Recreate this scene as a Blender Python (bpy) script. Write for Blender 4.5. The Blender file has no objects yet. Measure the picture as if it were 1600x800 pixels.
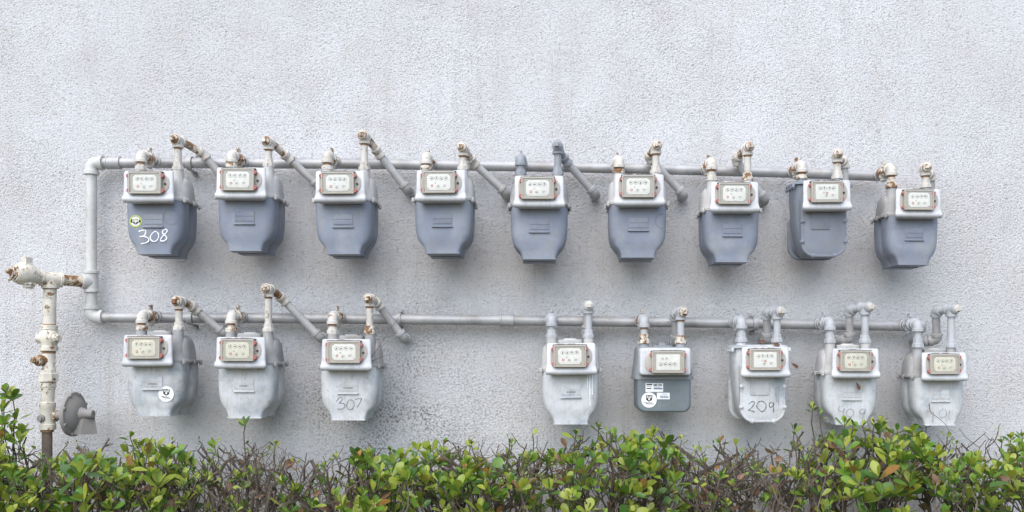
import bpy, math, random
import numpy as np
from mathutils import Vector, Matrix

# ------------------------------------------------------------------ camera, sky, sun, exposure
SC = bpy.context.scene
COL = SC.collection
R = math.radians
D = 3.0            # metres from the camera to the wall
EYE = 1.2          # camera height
cam_d = bpy.data.cameras.new('camera')
cam = bpy.data.objects.new('camera', cam_d); COL.objects.link(cam)
cam.location = (0, -D, EYE); cam.rotation_euler = (R(90), 0, 0)
cam_d.sensor_width = 36.0; cam_d.lens = 33.75
cam_d.shift_x = -50 / 1600; cam_d.shift_y = 160 / 1600
cam_d.clip_start = 0.05; cam_d.clip_end = 2000
SC.camera = cam

SUN_AZ, SUN_EL = R(200), R(49)      # compass angle from +Y towards +X, height
w = bpy.data.worlds.new('World'); SC.world = w; w.use_nodes = True
nt = w.node_tree; nt.nodes.clear()
sky = nt.nodes.new('ShaderNodeTexSky'); sky.sky_type = 'NISHITA'; sky.sun_disc = False
sky.sun_elevation = SUN_EL; sky.sun_rotation = SUN_AZ
sky.air_density = 1.0; sky.dust_density = 1.0; sky.ozone_density = 1.0
bg = nt.nodes.new('ShaderNodeBackground'); bg.inputs['Strength'].default_value = 0.095
out = nt.nodes.new('ShaderNodeOutputWorld')
nt.links.new(sky.outputs[0], bg.inputs[0]); nt.links.new(bg.outputs[0], out.inputs[0])

sun_d = bpy.data.lights.new('sun', 'SUN'); sun_d.energy = 1.5; sun_d.angle = R(76); sun_d.color = (1.0, 0.965, 0.92)
sun = bpy.data.objects.new('sun', sun_d); COL.objects.link(sun)
sdir = Vector((math.cos(SUN_EL) * math.sin(SUN_AZ), math.cos(SUN_EL) * math.cos(SUN_AZ), math.sin(SUN_EL)))
sun.location = sdir * 20
sun.rotation_euler = (-sdir).to_track_quat('-Z', 'Y').to_euler()

SC.view_settings.view_transform = 'Standard'; SC.view_settings.look = 'None'
SC.view_settings.gamma = 1.0; SC.view_settings.use_curve_mapping = False
SC.view_settings.exposure = 1.42
SC.render.engine = 'CYCLES'
SC.cycles.max_bounces = 6; SC.cycles.diffuse_bounces = 3; SC.cycles.glossy_bounces = 3
SC.cycles.transparent_max_bounces = 8
rnd = random.Random(7)
nrs = np.random.RandomState(11)


def P(u, v, y):
    """the point seen at photo pixel (u, v) that stands y metres from the wall (y negative = in front)"""
    k = (D + y) / D / 500.0
    return Vector(((u - 850) * k, y, EYE + (560 - v) * k))


# ------------------------------------------------------------------ materials
def new_mat(name):
    m = bpy.data.materials.new(name); m.use_nodes = True
    t = m.node_tree; b = t.nodes['Principled BSDF']
    return m, t, b


def N(t, kind, **kw):
    n = t.nodes.new(kind)
    for k, v in kw.items():
        setattr(n, k, v)
    return n


def ramp(t, fac, stops):
    r = N(t, 'ShaderNodeValToRGB')
    e = r.color_ramp.elements
    while len(e) < len(stops):
        e.new(0.5)
    for el, (p, c) in zip(e, stops):
        el.position = p; el.color = (c, c, c, 1) if isinstance(c, (int, float)) else (*c, 1)
    t.links.new(fac, r.inputs[0])
    return r.outputs[0]


def mix(t, fac, a, b, blend='MIX'):
    n = N(t, 'ShaderNodeMix', data_type='RGBA', blend_type=blend)
    for s, v in ((n.inputs[0], fac), (n.inputs[6], a), (n.inputs[7], b)):
        if isinstance(v, (int, float)):
            s.default_value = v if s is n.inputs[0] or s.type == 'VALUE' else (v, v, v, 1)
        elif isinstance(v, tuple):
            s.default_value = (*v, 1) if len(v) == 3 else v
        else:
            t.links.new(v, s)
    return n.outputs[2]


def coords(t, per_object=True):
    tc = N(t, 'ShaderNodeTexCoord')
    if not per_object:
        return tc.outputs['Object']
    oi = N(t, 'ShaderNodeObjectInfo')
    mu = N(t, 'ShaderNodeMath', operation='MULTIPLY'); mu.inputs[1].default_value = 37.0
    t.links.new(oi.outputs['Random'], mu.inputs[0])
    ad = N(t, 'ShaderNodeVectorMath', operation='ADD')
    t.links.new(tc.outputs['Object'], ad.inputs[0]); t.links.new(mu.outputs[0], ad.inputs[1])
    return ad.outputs[0]


def noise(t, vec, scale, detail=3.0, rough=0.5):
    n = N(t, 'ShaderNodeTexNoise'); n.inputs['Scale'].default_value = scale
    n.inputs['Detail'].default_value = detail; n.inputs['Roughness'].default_value = rough
    t.links.new(vec, n.inputs['Vector'])
    return n.outputs[0]


def bump(t, b, h, strength, dist):
    n = N(t, 'ShaderNodeBump'); n.inputs['Strength'].default_value = strength; n.inputs['Distance'].default_value = dist
    t.links.new(h, n.inputs['Height']); t.links.new(n.outputs[0], b.inputs['Normal'])


RUST = (0.24, 0.105, 0.035)


def paint(name, col, rough=0.5, rust=0.0, patch=None, patch_amt=0.5, grime=0.35, speck=0.5, metallic=0.0, streak=0.0):
    """weathered paint on metal: mottling, worn patches, grime, dark specks and rust blooms"""
    m, t, b = new_mat(name)
    vec = coords(t)
    n1 = noise(t, vec, 14, 4)
    c = mix(t, ramp(t, n1, [(0.3, 0.0), (0.72, 1.0)]), tuple(x * 0.86 for x in col), tuple(min(1, x * 1.08) for x in col))
    if patch:
        n2 = noise(t, vec, 9, 5, 0.6)
        c = mix(t, ramp(t, n2, [(0.62 - patch_amt * 0.25, 0.0), (0.72 - patch_amt * 0.15, 1.0)]), c, patch)
    n3 = noise(t, vec, 34, 6, 0.65)
    c = mix(t, ramp(t, n3, [(0.5, 0.0), (0.8, grime)]), c, (0.30, 0.26, 0.20))
    if streak > 0:
        mp = N(t, 'ShaderNodeMapping'); mp.inputs['Scale'].default_value = (150, 150, 9)
        t.links.new(vec, mp.inputs['Vector'])
        n7 = noise(t, mp.outputs[0], 1.0, 4, 0.6); n8 = noise(t, vec, 22, 3)
        sf = mix(t, 1.0, ramp(t, n7, [(0.48, 0.0), (0.72, 1.0)]), ramp(t, n8, [(0.38, 0.0), (0.62, streak)]), 'MULTIPLY')
        c = mix(t, sf, c, (0.27, 0.25, 0.22))
    if speck > 0:
        n4 = noise(t, vec, 210, 2)
        c = mix(t, ramp(t, n4, [(0.69, 0.0), (0.73, speck)]), c, (0.09, 0.075, 0.06))
    if rust > 0:
        n5 = noise(t, vec, 52, 6, 0.7)
        lo = 0.74 - rust * 0.36
        fac = ramp(t, n5, [(lo, 0.0), (lo + 0.07, 1.0)])
        n6 = noise(t, vec, 160, 3)
        rc = mix(t, n6, (0.10, 0.048, 0.024), (0.31, 0.165, 0.075))
        c = mix(t, fac, c, rc)
        rr = mix(t, fac, rough, 0.85)
        t.links.new(rr, b.inputs['Roughness'])
    else:
        b.inputs['Roughness'].default_value = rough
    t.links.new(c, b.inputs['Base Color'])
    b.inputs['Metallic'].default_value = metallic
    b.inputs['Specular IOR Level'].default_value = 0.35
    nb = noise(t, vec, 120, 4, 0.6)
    bump(t, b, nb, 0.25, 0.0012)
    return m


def plain(name, col, rough=0.5, spec=0.4):
    m, t, b = new_mat(name)
    vec = coords(t)
    c = mix(t, noise(t, vec, 60, 4), tuple(x * 0.8 for x in col), tuple(min(1, x * 1.12) for x in col))
    t.links.new(c, b.inputs['Base Color'])
    b.inputs['Roughness'].default_value = rough; b.inputs['Specular IOR Level'].default_value = spec
    return m


M = {}
M['bluegrey'] = paint('blue_grey_paint', (0.212, 0.240, 0.298), 0.58, grime=0.45, speck=0.6, patch=(0.265, 0.29, 0.33), patch_amt=0.5, streak=0.5)
M['bolted_grey'] = paint('bolted_grey_paint', (0.20, 0.222, 0.262), 0.55, grime=0.45, speck=0.5, streak=0.35)
M['case_cream'] = paint('cream_case_paint', (0.47, 0.46, 0.445), 0.55, streak=0.5, grime=0.6, speck=0.5, patch=(0.44, 0.44, 0.44), patch_amt=0.4)
M['case_grey'] = paint('grey_case_paint', (0.36, 0.355, 0.35), 0.6, grime=0.6, streak=0.5, patch=(0.24, 0.235, 0.23), patch_amt=0.6)
M['white_body'] = paint('white_body_paint', (0.54, 0.555, 0.565), 0.5, grime=0.6, speck=0.8, streak=0.36, patch=(0.33, 0.36, 0.39), patch_amt=0.32)
M['white_body_worn'] = paint('worn_white_body_paint', (0.50, 0.515, 0.525), 0.5, streak=0.6, grime=0.6, speck=0.8, patch=(0.26, 0.29, 0.32), patch_amt=0.62)
M['box_white'] = paint('white_box_paint', (0.56, 0.57, 0.585), 0.42, grime=0.45, speck=0.5, streak=0.35)
M['box_worn'] = paint('worn_white_box_paint', (0.52, 0.53, 0.545), 0.45, streak=0.5, grime=0.6, speck=0.6, patch=(0.45, 0.47, 0.49), patch_amt=0.35)
M['slate'] = paint('slate_grey_paint', (0.17, 0.20, 0.215), 0.5, grime=0.2, speck=0.3)
M['slate_case'] = paint('slate_case_paint', (0.235, 0.25, 0.265), 0.5, grime=0.35, speck=0.3)
M['pipe'] = paint('silver_pipe_paint', (0.40, 0.40, 0.405), 0.4, grime=0.75, speck=0.75, metallic=0.15, patch=(0.26, 0.26, 0.265), patch_amt=0.5, rust=0.10)
M['pipe_light'] = paint('worn_silver_paint', (0.46, 0.455, 0.45), 0.45, grime=0.75, speck=0.8, metallic=0.1, patch=(0.34, 0.335, 0.33), patch_amt=0.5, rust=0.16)
M['pipe_white'] = paint('white_pipe_paint', (0.54, 0.54, 0.52), 0.48, grime=0.55, speck=0.9, rust=0.12)
M['fit_white'] = paint('white_fitting_paint', (0.56, 0.53, 0.48), 0.5, grime=0.8, speck=0.8, rust=0.44)
M['fit_clean'] = paint('pale_fitting_paint', (0.42, 0.43, 0.445), 0.5, grime=0.45, speck=0.6, rust=0.10)
M['fit_grey'] = paint('grey_fitting_paint', (0.27, 0.285, 0.31), 0.45, grime=0.35, speck=0.3)
M['fit_rust'] = paint('rusty_fitting_paint', (0.62, 0.58, 0.50), 0.6, grime=0.7, speck=0.7, rust=0.74)
M['supply'] = paint('cream_supply_paint', (0.66, 0.62, 0.53), 0.5, grime=0.5, speck=0.9, rust=0.50)
M['supply_rust'] = paint('rusty_supply_paint', (0.60, 0.54, 0.42), 0.65, grime=0.6, speck=0.5, rust=0.85)
M['regulator'] = paint('grey_cast_metal', (0.26, 0.245, 0.235), 0.7, patch=(0.25, 0.235, 0.22), patch_amt=0.5, grime=0.7, speck=0.4)
M['thread'] = paint('rusty_thread', (0.30, 0.17, 0.09), 0.85, grime=0.5, speck=0.2, rust=0.6)
M['iron_pipe'] = paint('bare_iron_pipe', (0.16, 0.13, 0.10), 0.8, grime=0.4, speck=0.3, rust=0.35)
M['dark_iron'] = paint('dark_iron', (0.075, 0.07, 0.065), 0.7, grime=0.3, speck=0.0)
M['bezel'] = plain('tan_plastic', (0.43, 0.395, 0.35), 0.4)
M['cover'] = plain('clouded_plastic_frame', (0.42, 0.385, 0.33), 0.3)
M['seal'] = plain('faded_red_seal', (0.42, 0.15, 0.125), 0.5)
M['dial_plate'] = plain('cream_dial_plate', (0.90, 0.90, 0.86), 0.5)
M['dial_plate_dull'] = plain('yellowed_dial_plate', (0.78, 0.76, 0.62), 0.5)
M['ink'] = plain('black_ink', (0.025, 0.025, 0.03), 0.6)
M['ink_grey'] = plain('grey_ink', (0.13, 0.13, 0.13), 0.6)
M['ink_red'] = plain('red_ink', (0.55, 0.12, 0.09), 0.6)
M['white_mark'] = plain('white_marker_paint', (0.85, 0.86, 0.88), 0.5)
M['black_mark'] = plain('black_marker_scrawl', (0.06, 0.06, 0.065), 0.6)
M['faint_mark'] = plain('faint_marker_scrawl', (0.20, 0.21, 0.23), 0.6)
M['paper'] = plain('white_sticker', (0.84, 0.85, 0.85), 0.35)
M['lime'] = plain('lime_sticker', (0.62, 0.72, 0.07), 0.4)
M['paper_blue'] = plain('blue_grey_print', (0.16, 0.18, 0.28), 0.5)
M['gasket'] = plain('dirty_gasket', (0.17, 0.165, 0.155), 0.8, 0.2)
M['dead_leaf'] = plain('dry_brown_leaf', (0.15, 0.085, 0.06), 0.8, 0.2)
M['twig_red'] = plain('reddish_dry_twig', (0.17, 0.10, 0.075), 0.8, 0.2)

# clear pane: thin glass, mostly clear with a sky sheen
m, t, b = new_mat('clear_pane')
t.nodes.remove(b)
tr = N(t, 'ShaderNodeBsdfTransparent'); tr.inputs[0].default_value = (1.0, 1.0, 0.99, 1)
gl = N(t, 'ShaderNodeBsdfGlossy'); gl.inputs['Roughness'].default_value = 0.12
df = N(t, 'ShaderNodeBsdfDiffuse'); df.inputs[0].default_value = (0.85, 0.84, 0.80, 1)
fr = N(t, 'ShaderNodeFresnel'); fr.inputs[0].default_value = 1.25
m1 = N(t, 'ShaderNodeMixShader'); m1.inputs[0].default_value = 0.10
m2 = N(t, 'ShaderNodeMixShader')
t.links.new(tr.outputs[0], m1.inputs[1]); t.links.new(df.outputs[0], m1.inputs[2])
t.links.new(fr.outputs[0], m2.inputs[0]); t.links.new(m1.outputs[0], m2.inputs[1]); t.links.new(gl.outputs[0], m2.inputs[2])
t.links.new(m2.outputs[0], t.nodes['Material Output'].inputs[0])
M['pane'] = m

# stucco
m, t, b = new_mat('stucco')
vec = coords(t, False)
base = mix(t, ramp(t, noise(t, vec, 1.1, 4, 0.55), [(0.35, 0.0), (0.68, 1.0)]), (0.545, 0.545, 0.55), (0.615, 0.62, 0.635))
base = mix(t, ramp(t, noise(t, vec, 5.0, 5, 0.6), [(0.42, 0.0), (0.75, 0.75)]), base, (0.505, 0.48, 0.465))
base = mix(t, ramp(t, noise(t, vec, 95, 3, 0.6), [(0.56, 0.0), (0.70, 0.55)]), base, (0.30, 0.28, 0.26))
# grime flecks in a splash low on the wall
sp = N(t, 'ShaderNodeVectorMath', operation='DISTANCE'); sp.inputs[1].default_value = (-0.50, 0.0, 0.98)
t.links.new(vec, sp.inputs[0])
patch = mix(t, 1.0, ramp(t, sp.outputs['Value'], [(0.10, 1.0), (0.60, 0.0)]), ramp(t, noise(t, vec, 7, 4, 0.6), [(0.38, 0.25), (0.60, 1.0)]), 'MULTIPLY')
fl = ramp(t, noise(t, vec, 140, 4, 0.7), [(0.49, 0.0), (0.58, 0.9)])
fleck = mix(t, 1.0, fl, patch, 'MULTIPLY')
base = mix(t, fleck, base, (0.13, 0.12, 0.115))
fl2 = ramp(t, noise(t, vec, 210, 2, 0.6), [(0.62, 0.0), (0.72, 0.55)])  # fine dark dots: dirt specks and painted shade of the stucco pits
base = mix(t, fl2, base, (0.14, 0.13, 0.12))
# water runs and two old greenish smudges
mp = N(t, 'ShaderNodeMapping'); mp.inputs['Scale'].default_value = (26, 1, 1.3); t.links.new(vec, mp.inputs['Vector'])
runs = ramp(t, noise(t, mp.outputs[0], 1.0, 5, 0.65), [(0.50, 0.0), (0.74, 1.0)])
zone = ramp(t, noise(t, vec, 2.3, 3), [(0.44, 0.0), (0.64, 0.55)])
base = mix(t, mix(t, 1.0, runs, zone, 'MULTIPLY'), base, (0.36, 0.34, 0.325))
for sx, sz, sr in ((0.060, 1.400, 0.030), (0.330, 1.400, 0.026), (-0.30, 1.385, 0.018), (0.95, 1.33, 0.05), (0.13, 1.62, 0.035), (0.165, 1.66, 0.02)):
    dn_ = N(t, 'ShaderNodeVectorMath', operation='DISTANCE'); dn_.inputs[1].default_value = (sx, 0.0, sz)
    t.links.new(vec, dn_.inputs[0])
    sm = ramp(t, dn_.outputs['Value'], [(0.0, 0.5), (sr * 1.6, 0.0)])
    base = mix(t, mix(t, 1.0, sm, ramp(t, noise(t, vec, 45, 4, 0.6), [(0.35, 0.2), (0.6, 1.0)]), 'MULTIPLY'), base, (0.33, 0.345, 0.35))
t.links.new(base, b.inputs['Base Color'])
b.inputs['Roughness'].default_value = 0.92; b.inputs['Specular IOR Level'].default_value = 0.15
bump(t, b, ramp(t, noise(t, vec, 215, 3, 0.6), [(0.28, 0.0), (0.45, 0.8), (0.66, 1.0)]), 0.75, 0.0040)
M['stucco'] = m

# soil
m, t, b = new_mat('soil')
vec = coords(t, False)
c = mix(t, noise(t, vec, 6, 8, 0.7), (0.05, 0.035, 0.025), (0.16, 0.12, 0.085))
t.links.new(c, b.inputs['Base Color']); b.inputs['Roughness'].default_value = 0.95
bump(t, b, noise(t, vec, 40, 6, 0.7), 0.8, 0.02)
M['soil'] = m


def leaf_mat(name, attr):
    m, t, b = new_mat(name)
    if attr:
        a = N(t, 'ShaderNodeAttribute', attribute_name='Col'); col = a.outputs['Color']
    else:
        a = N(t, 'ShaderNodeObjectInfo'); col = a.outputs['Color']
    vec = coords(t)
    n1 = noise(t, vec, 3.0 if not attr else 60.0, 4)
    c = mix(t, ramp(t, n1, [(0.3, 0.30), (0.7, 0.0)]), col, (0.06, 0.085, 0.015))
    t.links.new(c, b.inputs['Base Color'])
    b.inputs['Roughness'].default_value = 0.36; b.inputs['Specular IOR Level'].default_value = 0.45
    ts = N(t, 'ShaderNodeBsdfTranslucent')
    c2 = mix(t, 0.55, c, (0.30, 0.42, 0.03)); t.links.new(c2, ts.inputs[0])
    ms = N(t, 'ShaderNodeMixShader'); ms.inputs[0].default_value = 0.22
    t.links.new(b.outputs[0], ms.inputs[1]); t.links.new(ts.outputs[0], ms.inputs[2])
    t.links.new(ms.outputs[0], t.nodes['Material Output'].inputs[0])
    return m


M['leaf'] = leaf_mat('leaf_green', False)
M['leaves'] = leaf_mat('leaf_green_mass', True)
m, t, b = new_mat('twig_bark')
vec = coords(t)
c = mix(t, ramp(t, noise(t, vec, 20, 5, 0.6), [(0.35, 0.0), (0.65, 1.0)]), (0.036, 0.027, 0.018), (0.16, 0.128, 0.098))
t.links.new(c, b.inputs['Base Color']); b.inputs['Roughness'].default_value = 0.85
bump(t, b, noise(t, vec, 150, 4, 0.6), 0.5, 0.002)
M['bark'] = m


# ------------------------------------------------------------------ mesh building
def unit(v):
    return v / max(v.length, 1e-9)


class MB:
    def __init__(self):
        self.v, self.f, self.mi, self.k = [], [], [], 0

    def mat(self, k):
        self.k = k
        return self

    def add(self, vs, fs):
        o = len(self.v)
        self.v += [tuple(p) for p in vs]
        self.f += [tuple(i + o for i in f) for f in fs]
        self.mi += [self.k] * len(fs)
        return self

    def loft(self, rings, cap0=True, cap1=True):
        n = len(rings[0]); vs = [p for r in rings for p in r]; fs = []
        for i in range(len(rings) - 1):
            a, b2 = i * n, (i + 1) * n
            for j in range(n):
                k = (j + 1) % n
                fs.append((a + j, a + k, b2 + k, b2 + j))
        if cap0: fs.append(tuple(range(n - 1, -1, -1)))
        if cap1: fs.append(tuple(range((len(rings) - 1) * n, len(rings) * n)))
        return self.add(vs, fs)

    def tube(self, path, rad, n=12, cap=True):
        path = [Vector(p) for p in path]
        rad = rad if isinstance(rad, (list, tuple)) else [rad] * len(path)
        T = [unit(path[min(i + 1, len(path) - 1)] - path[max(i - 1, 0)]) for i in range(len(path))]
        a = Vector((0, 0, 1)) if abs(T[0].z) < 0.9 else Vector((1, 0, 0))
        u = unit(a - T[0] * a.dot(T[0])); rings = []
        for p, tt, r in zip(path, T, rad):
            u = unit(u - tt * u.dot(tt)); w2 = tt.cross(u)
            rings.append([p + (u * math.cos(x) + w2 * math.sin(x)) * r for x in (2 * math.pi * j / n for j in range(n))])
        return self.loft(rings, cap, cap)

    def lathe(self, p, d, prof, n=16, rot=0.0):
        p, d = Vector(p), unit(Vector(d))
        a = Vector((0, 0, 1)) if abs(d.z) < 0.9 else Vector((1, 0, 0))
        u = unit(a - d * a.dot(d)); w2 = d.cross(u)
        rings = [[p + d * s + (u * math.cos(x) + w2 * math.sin(x)) * r for x in (rot + 2 * math.pi * j / n for j in range(n))] for s, r in prof]
        return self.loft(rings)

    def prism_y(self, outline, y0, y1, bev=0.0, bev_back=0.0):
        """outline in (x, z); y1 is the front (more negative)"""
        s = -1 if y1 < y0 else 1
        rings = []
        if bev_back: rings.append([(x, y0, z) for x, z in inset(outline, bev_back)]); rings.append([(x, y0 + s * bev_back, z) for x, z in outline])
        else: rings.append([(x, y0, z) for x, z in outline])
        if bev:
            rings.append([(x, y1 - s * bev, z) for x, z in outline])
            rings.append([(x, y1 - s * bev * 0.3, z) for x, z in inset(outline, bev * 0.35)])
            rings.append([(x, y1, z) for x, z in inset(outline, bev)])
        else:
            rings.append([(x, y1, z) for x, z in outline])
        return self.loft(rings)

    def box(self, c, s, bev=0.0):
        """box centred on c, size s, front edges eased"""
        hx, hy, hz = s[0] / 2, s[1] / 2, s[2] / 2
        o = [(c[0] - hx, c[2] - hz), (c[0] + hx, c[2] - hz), (c[0] + hx, c[2] + hz), (c[0] - hx, c[2] + hz)]
        return self.prism_y(o, c[1] + hy, c[1] - hy, bev)

    def mesh(self, name, mats, origin=None, angle=38):
        me = bpy.data.meshes.new(name)
        v = self.v if origin is None else [(x - origin[0], y - origin[1], z - origin[2]) for x, y, z in self.v]
        me.from_pydata(v, [], self.f)
        mats = mats if isinstance(mats, (list, tuple)) else [mats]
        for k in mats: me.materials.append(M[k])
        me.polygons.foreach_set('material_index', self.mi)
        me.polygons.foreach_set('use_smooth', [True] * len(self.f))
        me.update()
        bm_fix(me)
        me.set_sharp_from_angle(angle=R(angle))
        return me

    def build(self, name, mats, parent=None, angle=38):
        o = bpy.data.objects.new(name, self.mesh(name, mats, parent.location if parent and parent.parent is None else (parent.parent.location if parent else None), angle))
        COL.objects.link(o); o.parent = parent
        return o


def bm_fix(me):
    import bmesh
    bm = bmesh.new(); bm.from_mesh(me)
    bmesh.ops.recalc_face_normals(bm, faces=bm.faces)
    bm.to_mesh(me); bm.free()


def inset(o, d, zs=1.0):
    n = len(o)
    area = sum(o[i][0] * o[(i + 1) % n][1] - o[(i + 1) % n][0] * o[i][1] for i in range(n))
    s = 1 if area > 0 else -1
    res = []
    for i in range(n):
        a, b2, c = o[i - 1], o[i], o[(i + 1) % n]
        def nr(p, q):
            dx, dz = q[0] - p[0], q[1] - p[1]; l = math.hypot(dx, dz) or 1e-9
            return (-dz / l * s, dx / l * s)
        n1, n2 = nr(a, b2), nr(b2, c)
        mx, mz = n1[0] + n2[0], n1[1] + n2[1]; l = math.hypot(mx, mz) or 1e-9
        mx, mz = mx / l, mz / l
        k = 1 / max(0.5, mx * n1[0] + mz * n1[1])
        res.append((b2[0] + mx * d * k, b2[1] + mz * d * k * zs))
    return res


def rrect(x0, x1, z0, z1, r, n=4, radii=None):
    """rounded rectangle, anticlockwise from lower left; radii = (ll, lr, ur, ul)"""
    rr = radii or (r, r, r, r); pts = []
    for (cx, cz, a0, q) in ((x0, z0, 180, rr[0]), (x1, z0, 270, rr[1]), (x1, z1, 0, rr[2]), (x0, z1, 90, rr[3])):
        sx = 1 if cx == x0 else -1; sz = 1 if cz == z0 else -1
        for i in range(n + 1):
            a = R(a0 + 90 * i / n)
            pts.append((cx + sx * q + q * math.cos(a), cz + sz * q + q * math.sin(a)))
    return pts


def empty(name, loc, label, cat, group=None):
    o = bpy.data.objects.new(name, None); COL.objects.link(o); o.location = loc
    o.empty_display_size = 0.05
    tag(o, label, cat, group)
    return o


def tag(o, label=None, cat=None, group=None, kind=None):
    for k, v in (('label', label), ('category', cat), ('group', group), ('kind', kind)):
        if v: o[k] = v
    return o


CACHE = {}


def part(name, key, mats, parent, make, loc=(0, 0, 0), rot=None, scale=None, angle=38):
    """a part whose mesh data is shared between alike pieces"""
    k = (key, str(mats))
    if k not in CACHE:
        mb = MB(); make(mb); CACHE[k] = mb.mesh(name, mats, None, angle)
    o = bpy.data.objects.new(name, CACHE[k]); COL.objects.link(o); o.parent = parent; o.location = loc
    if rot: o.rotation_euler = rot
    if scale: o.scale = (scale,) * 3
    return o


# ------------------------------------------------------------------ the setting: ground and wall
gm = bpy.data.meshes.new('ground')
gm.from_pydata([(-400, -800, 0), (400, -800, 0), (400, 3, 0), (-400, 3, 0)], [], [(0, 1, 2, 3)])
gm.materials.append(M['soil'])
g = bpy.data.objects.new('ground', gm); COL.objects.link(g); tag(g, kind='structure')


def build_wall():
    st = 0.0030
    fx = np.arange(-1.92, 1.72, st); fz = np.arange(0.66, 2.46, st)
    nx, nz = len(fx), len(fz)

    def band(wl, bw, seed, ani=1.0, ang=0.0):
        rs = np.random.RandomState(seed)
        F = np.fft.rfft2(rs.randn(nz, nx))
        kz = np.fft.fftfreq(nz, st)[:, None]; kx = np.fft.rfftfreq(nx, st)[None, :]
        ka = kx * math.cos(ang) + kz * math.sin(ang); kb = (-kx * math.sin(ang) + kz * math.cos(ang)) * ani
        k = np.sqrt(ka ** 2 + kb ** 2); k0 = 1 / wl
        h = np.fft.irfft2(F * np.exp(-((k - k0) / (bw * k0)) ** 2), s=(nz, nx))
        return h / h.std()
    h1 = band(0.0085, 0.45, 3)
    h2 = band(0.0230, 0.40, 5)
    h3 = band(0.30, 0.8, 9)
    g2 = 0.75 + 0.35 * np.clip(band(0.5, 0.7, 21), -1.2, 1.2)
    h = np.tanh(1.1 * (h1 + 0.25)) * 0.00055 * g2 + h2 * 0.00010 - np.clip(-h1 - 1.1, 0, 2) * 0.0012 * g2
    h += h3 * 0.0006
    cx0 = np.array([-7, -5, -3.5, -2.6, -1.95]); cx1 = np.array([1.75, 2.3, 3.2, 5, 7])
    cz0 = np.array([-0.05, 0.2, 0.4, 0.55]); cz1 = np.array([2.5, 2.9, 3.6, 4.6])
    X = np.concatenate([cx0, fx, cx1]); Z = np.concatenate([cz0, fz, cz1])
    H = np.zeros((len(Z), len(X))); H[4:4 + nz, 5:5 + nx] = h
    XX, ZZ = np.meshgrid(X, Z)
    co = np.stack([XX, -H, ZZ], -1).reshape(-1, 3).astype(np.float32)
    nX, nZ = len(X), len(Z)
    i = (np.arange(nZ - 1)[:, None] * nX + np.arange(nX - 1)[None, :]).ravel()
    q = np.stack([i, i + 1, i + 1 + nX, i + nX], -1).astype(np.int32)
    me = bpy.data.meshes.new('stucco_face')
    me.vertices.add(len(co)); me.vertices.foreach_set('co', co.ravel())
    me.loops.add(q.size); me.loops.foreach_set('vertex_index', q.ravel())
    me.polygons.add(len(q)); me.polygons.foreach_set('loop_start', np.arange(0, q.size, 4, dtype=np.int32))
    me.polygons.foreach_set('use_smooth', np.ones(len(q), bool))
    me.update(); me.validate()
    me.materials.append(M['stucco'])
    root = empty('stucco_wall', (0, 0, 0), 'pale grey rough stucco house wall carrying the two rows of gas meters', 'wall')
    o = bpy.data.objects.new('stucco_face', me); COL.objects.link(o); o.parent = root
    MB().prism_y([(-7, -0.05), (7, -0.05), (7, 4.6), (-7, 4.6)], 0.25, 0.012).build('wall_core', 'stucco', root)
    return root


build_wall()

# ------------------------------------------------------------------ pipes
YH = -0.052                  # header pipes stand this far off the wall
YS = -0.165                  # the meters' connections
UP = [(143, 254.5), (200, 254.5), (560, 256), (843, 260.5), (1050, 265), (1215, 269.5), (1374, 275)]
LO = [(143, 496), (400, 497), (530, 498), (700, 499.5), (830, 501), (950, 502.5), (1100, 504), (1250, 506.5), (1340, 508), (1432, 509.5)]


def header_z(line, x):
    pts = [P(u, v, YH) for u, v in line]
    for a, b2 in zip(pts, pts[1:]):
        if x <= b2.x:
            f = (x - a.x) / (b2.x - a.x)
            return a.z + (b2.z - a.z) * f
    return pts[-1].z


def bez(a, c, b2, n=7):
    return [a * (1 - t) ** 2 + c * 2 * t * (1 - t) + b2 * t * t for t in (i / (n - 1) for i in range(n))]


def elbow(mb, c, da, db, r, L, rc=None, n=14):
    c, da, db = Vector(c), unit(Vector(da)), unit(Vector(db)); rc = rc or r * 1.17
    w2 = r * 0.55
    arc = bez(c + da * (L - w2 * 1.15), c, c + db * (L - w2 * 1.15))
    path = [c + da * (L + 0.0004), c + da * L, c + da * (L - w2)] + arc + [c + db * (L - w2), c + db * L, c + db * (L + 0.0004)]
    rad = [rc * 0.86, rc, rc] + [r] * len(arc) + [rc, rc, rc * 0.86]
    return mb.tube(path, rad, n)


def collar_tube(mb, a, b2, r, rc, w2, n=14):
    a, b2 = Vector(a), Vector(b2); d = unit(b2 - a); L = (b2 - a).length
    return mb.lathe(a, d, [(0, rc * 0.9), (w2 * 0.15, rc), (w2, rc), (w2 * 1.15, r), (L - w2 * 1.15, r), (L - w2, rc), (L - w2 * 0.15, rc), (L, rc * 0.9)], n)


def pipe_between(root, line, name='pipe', mat='pipe', r=0.0158, u0=None, u1=None):
    pts = [P(u, v, YH) for u, v in line]
    return MB().tube(pts, r, 16).build(name, mat, root)


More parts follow.
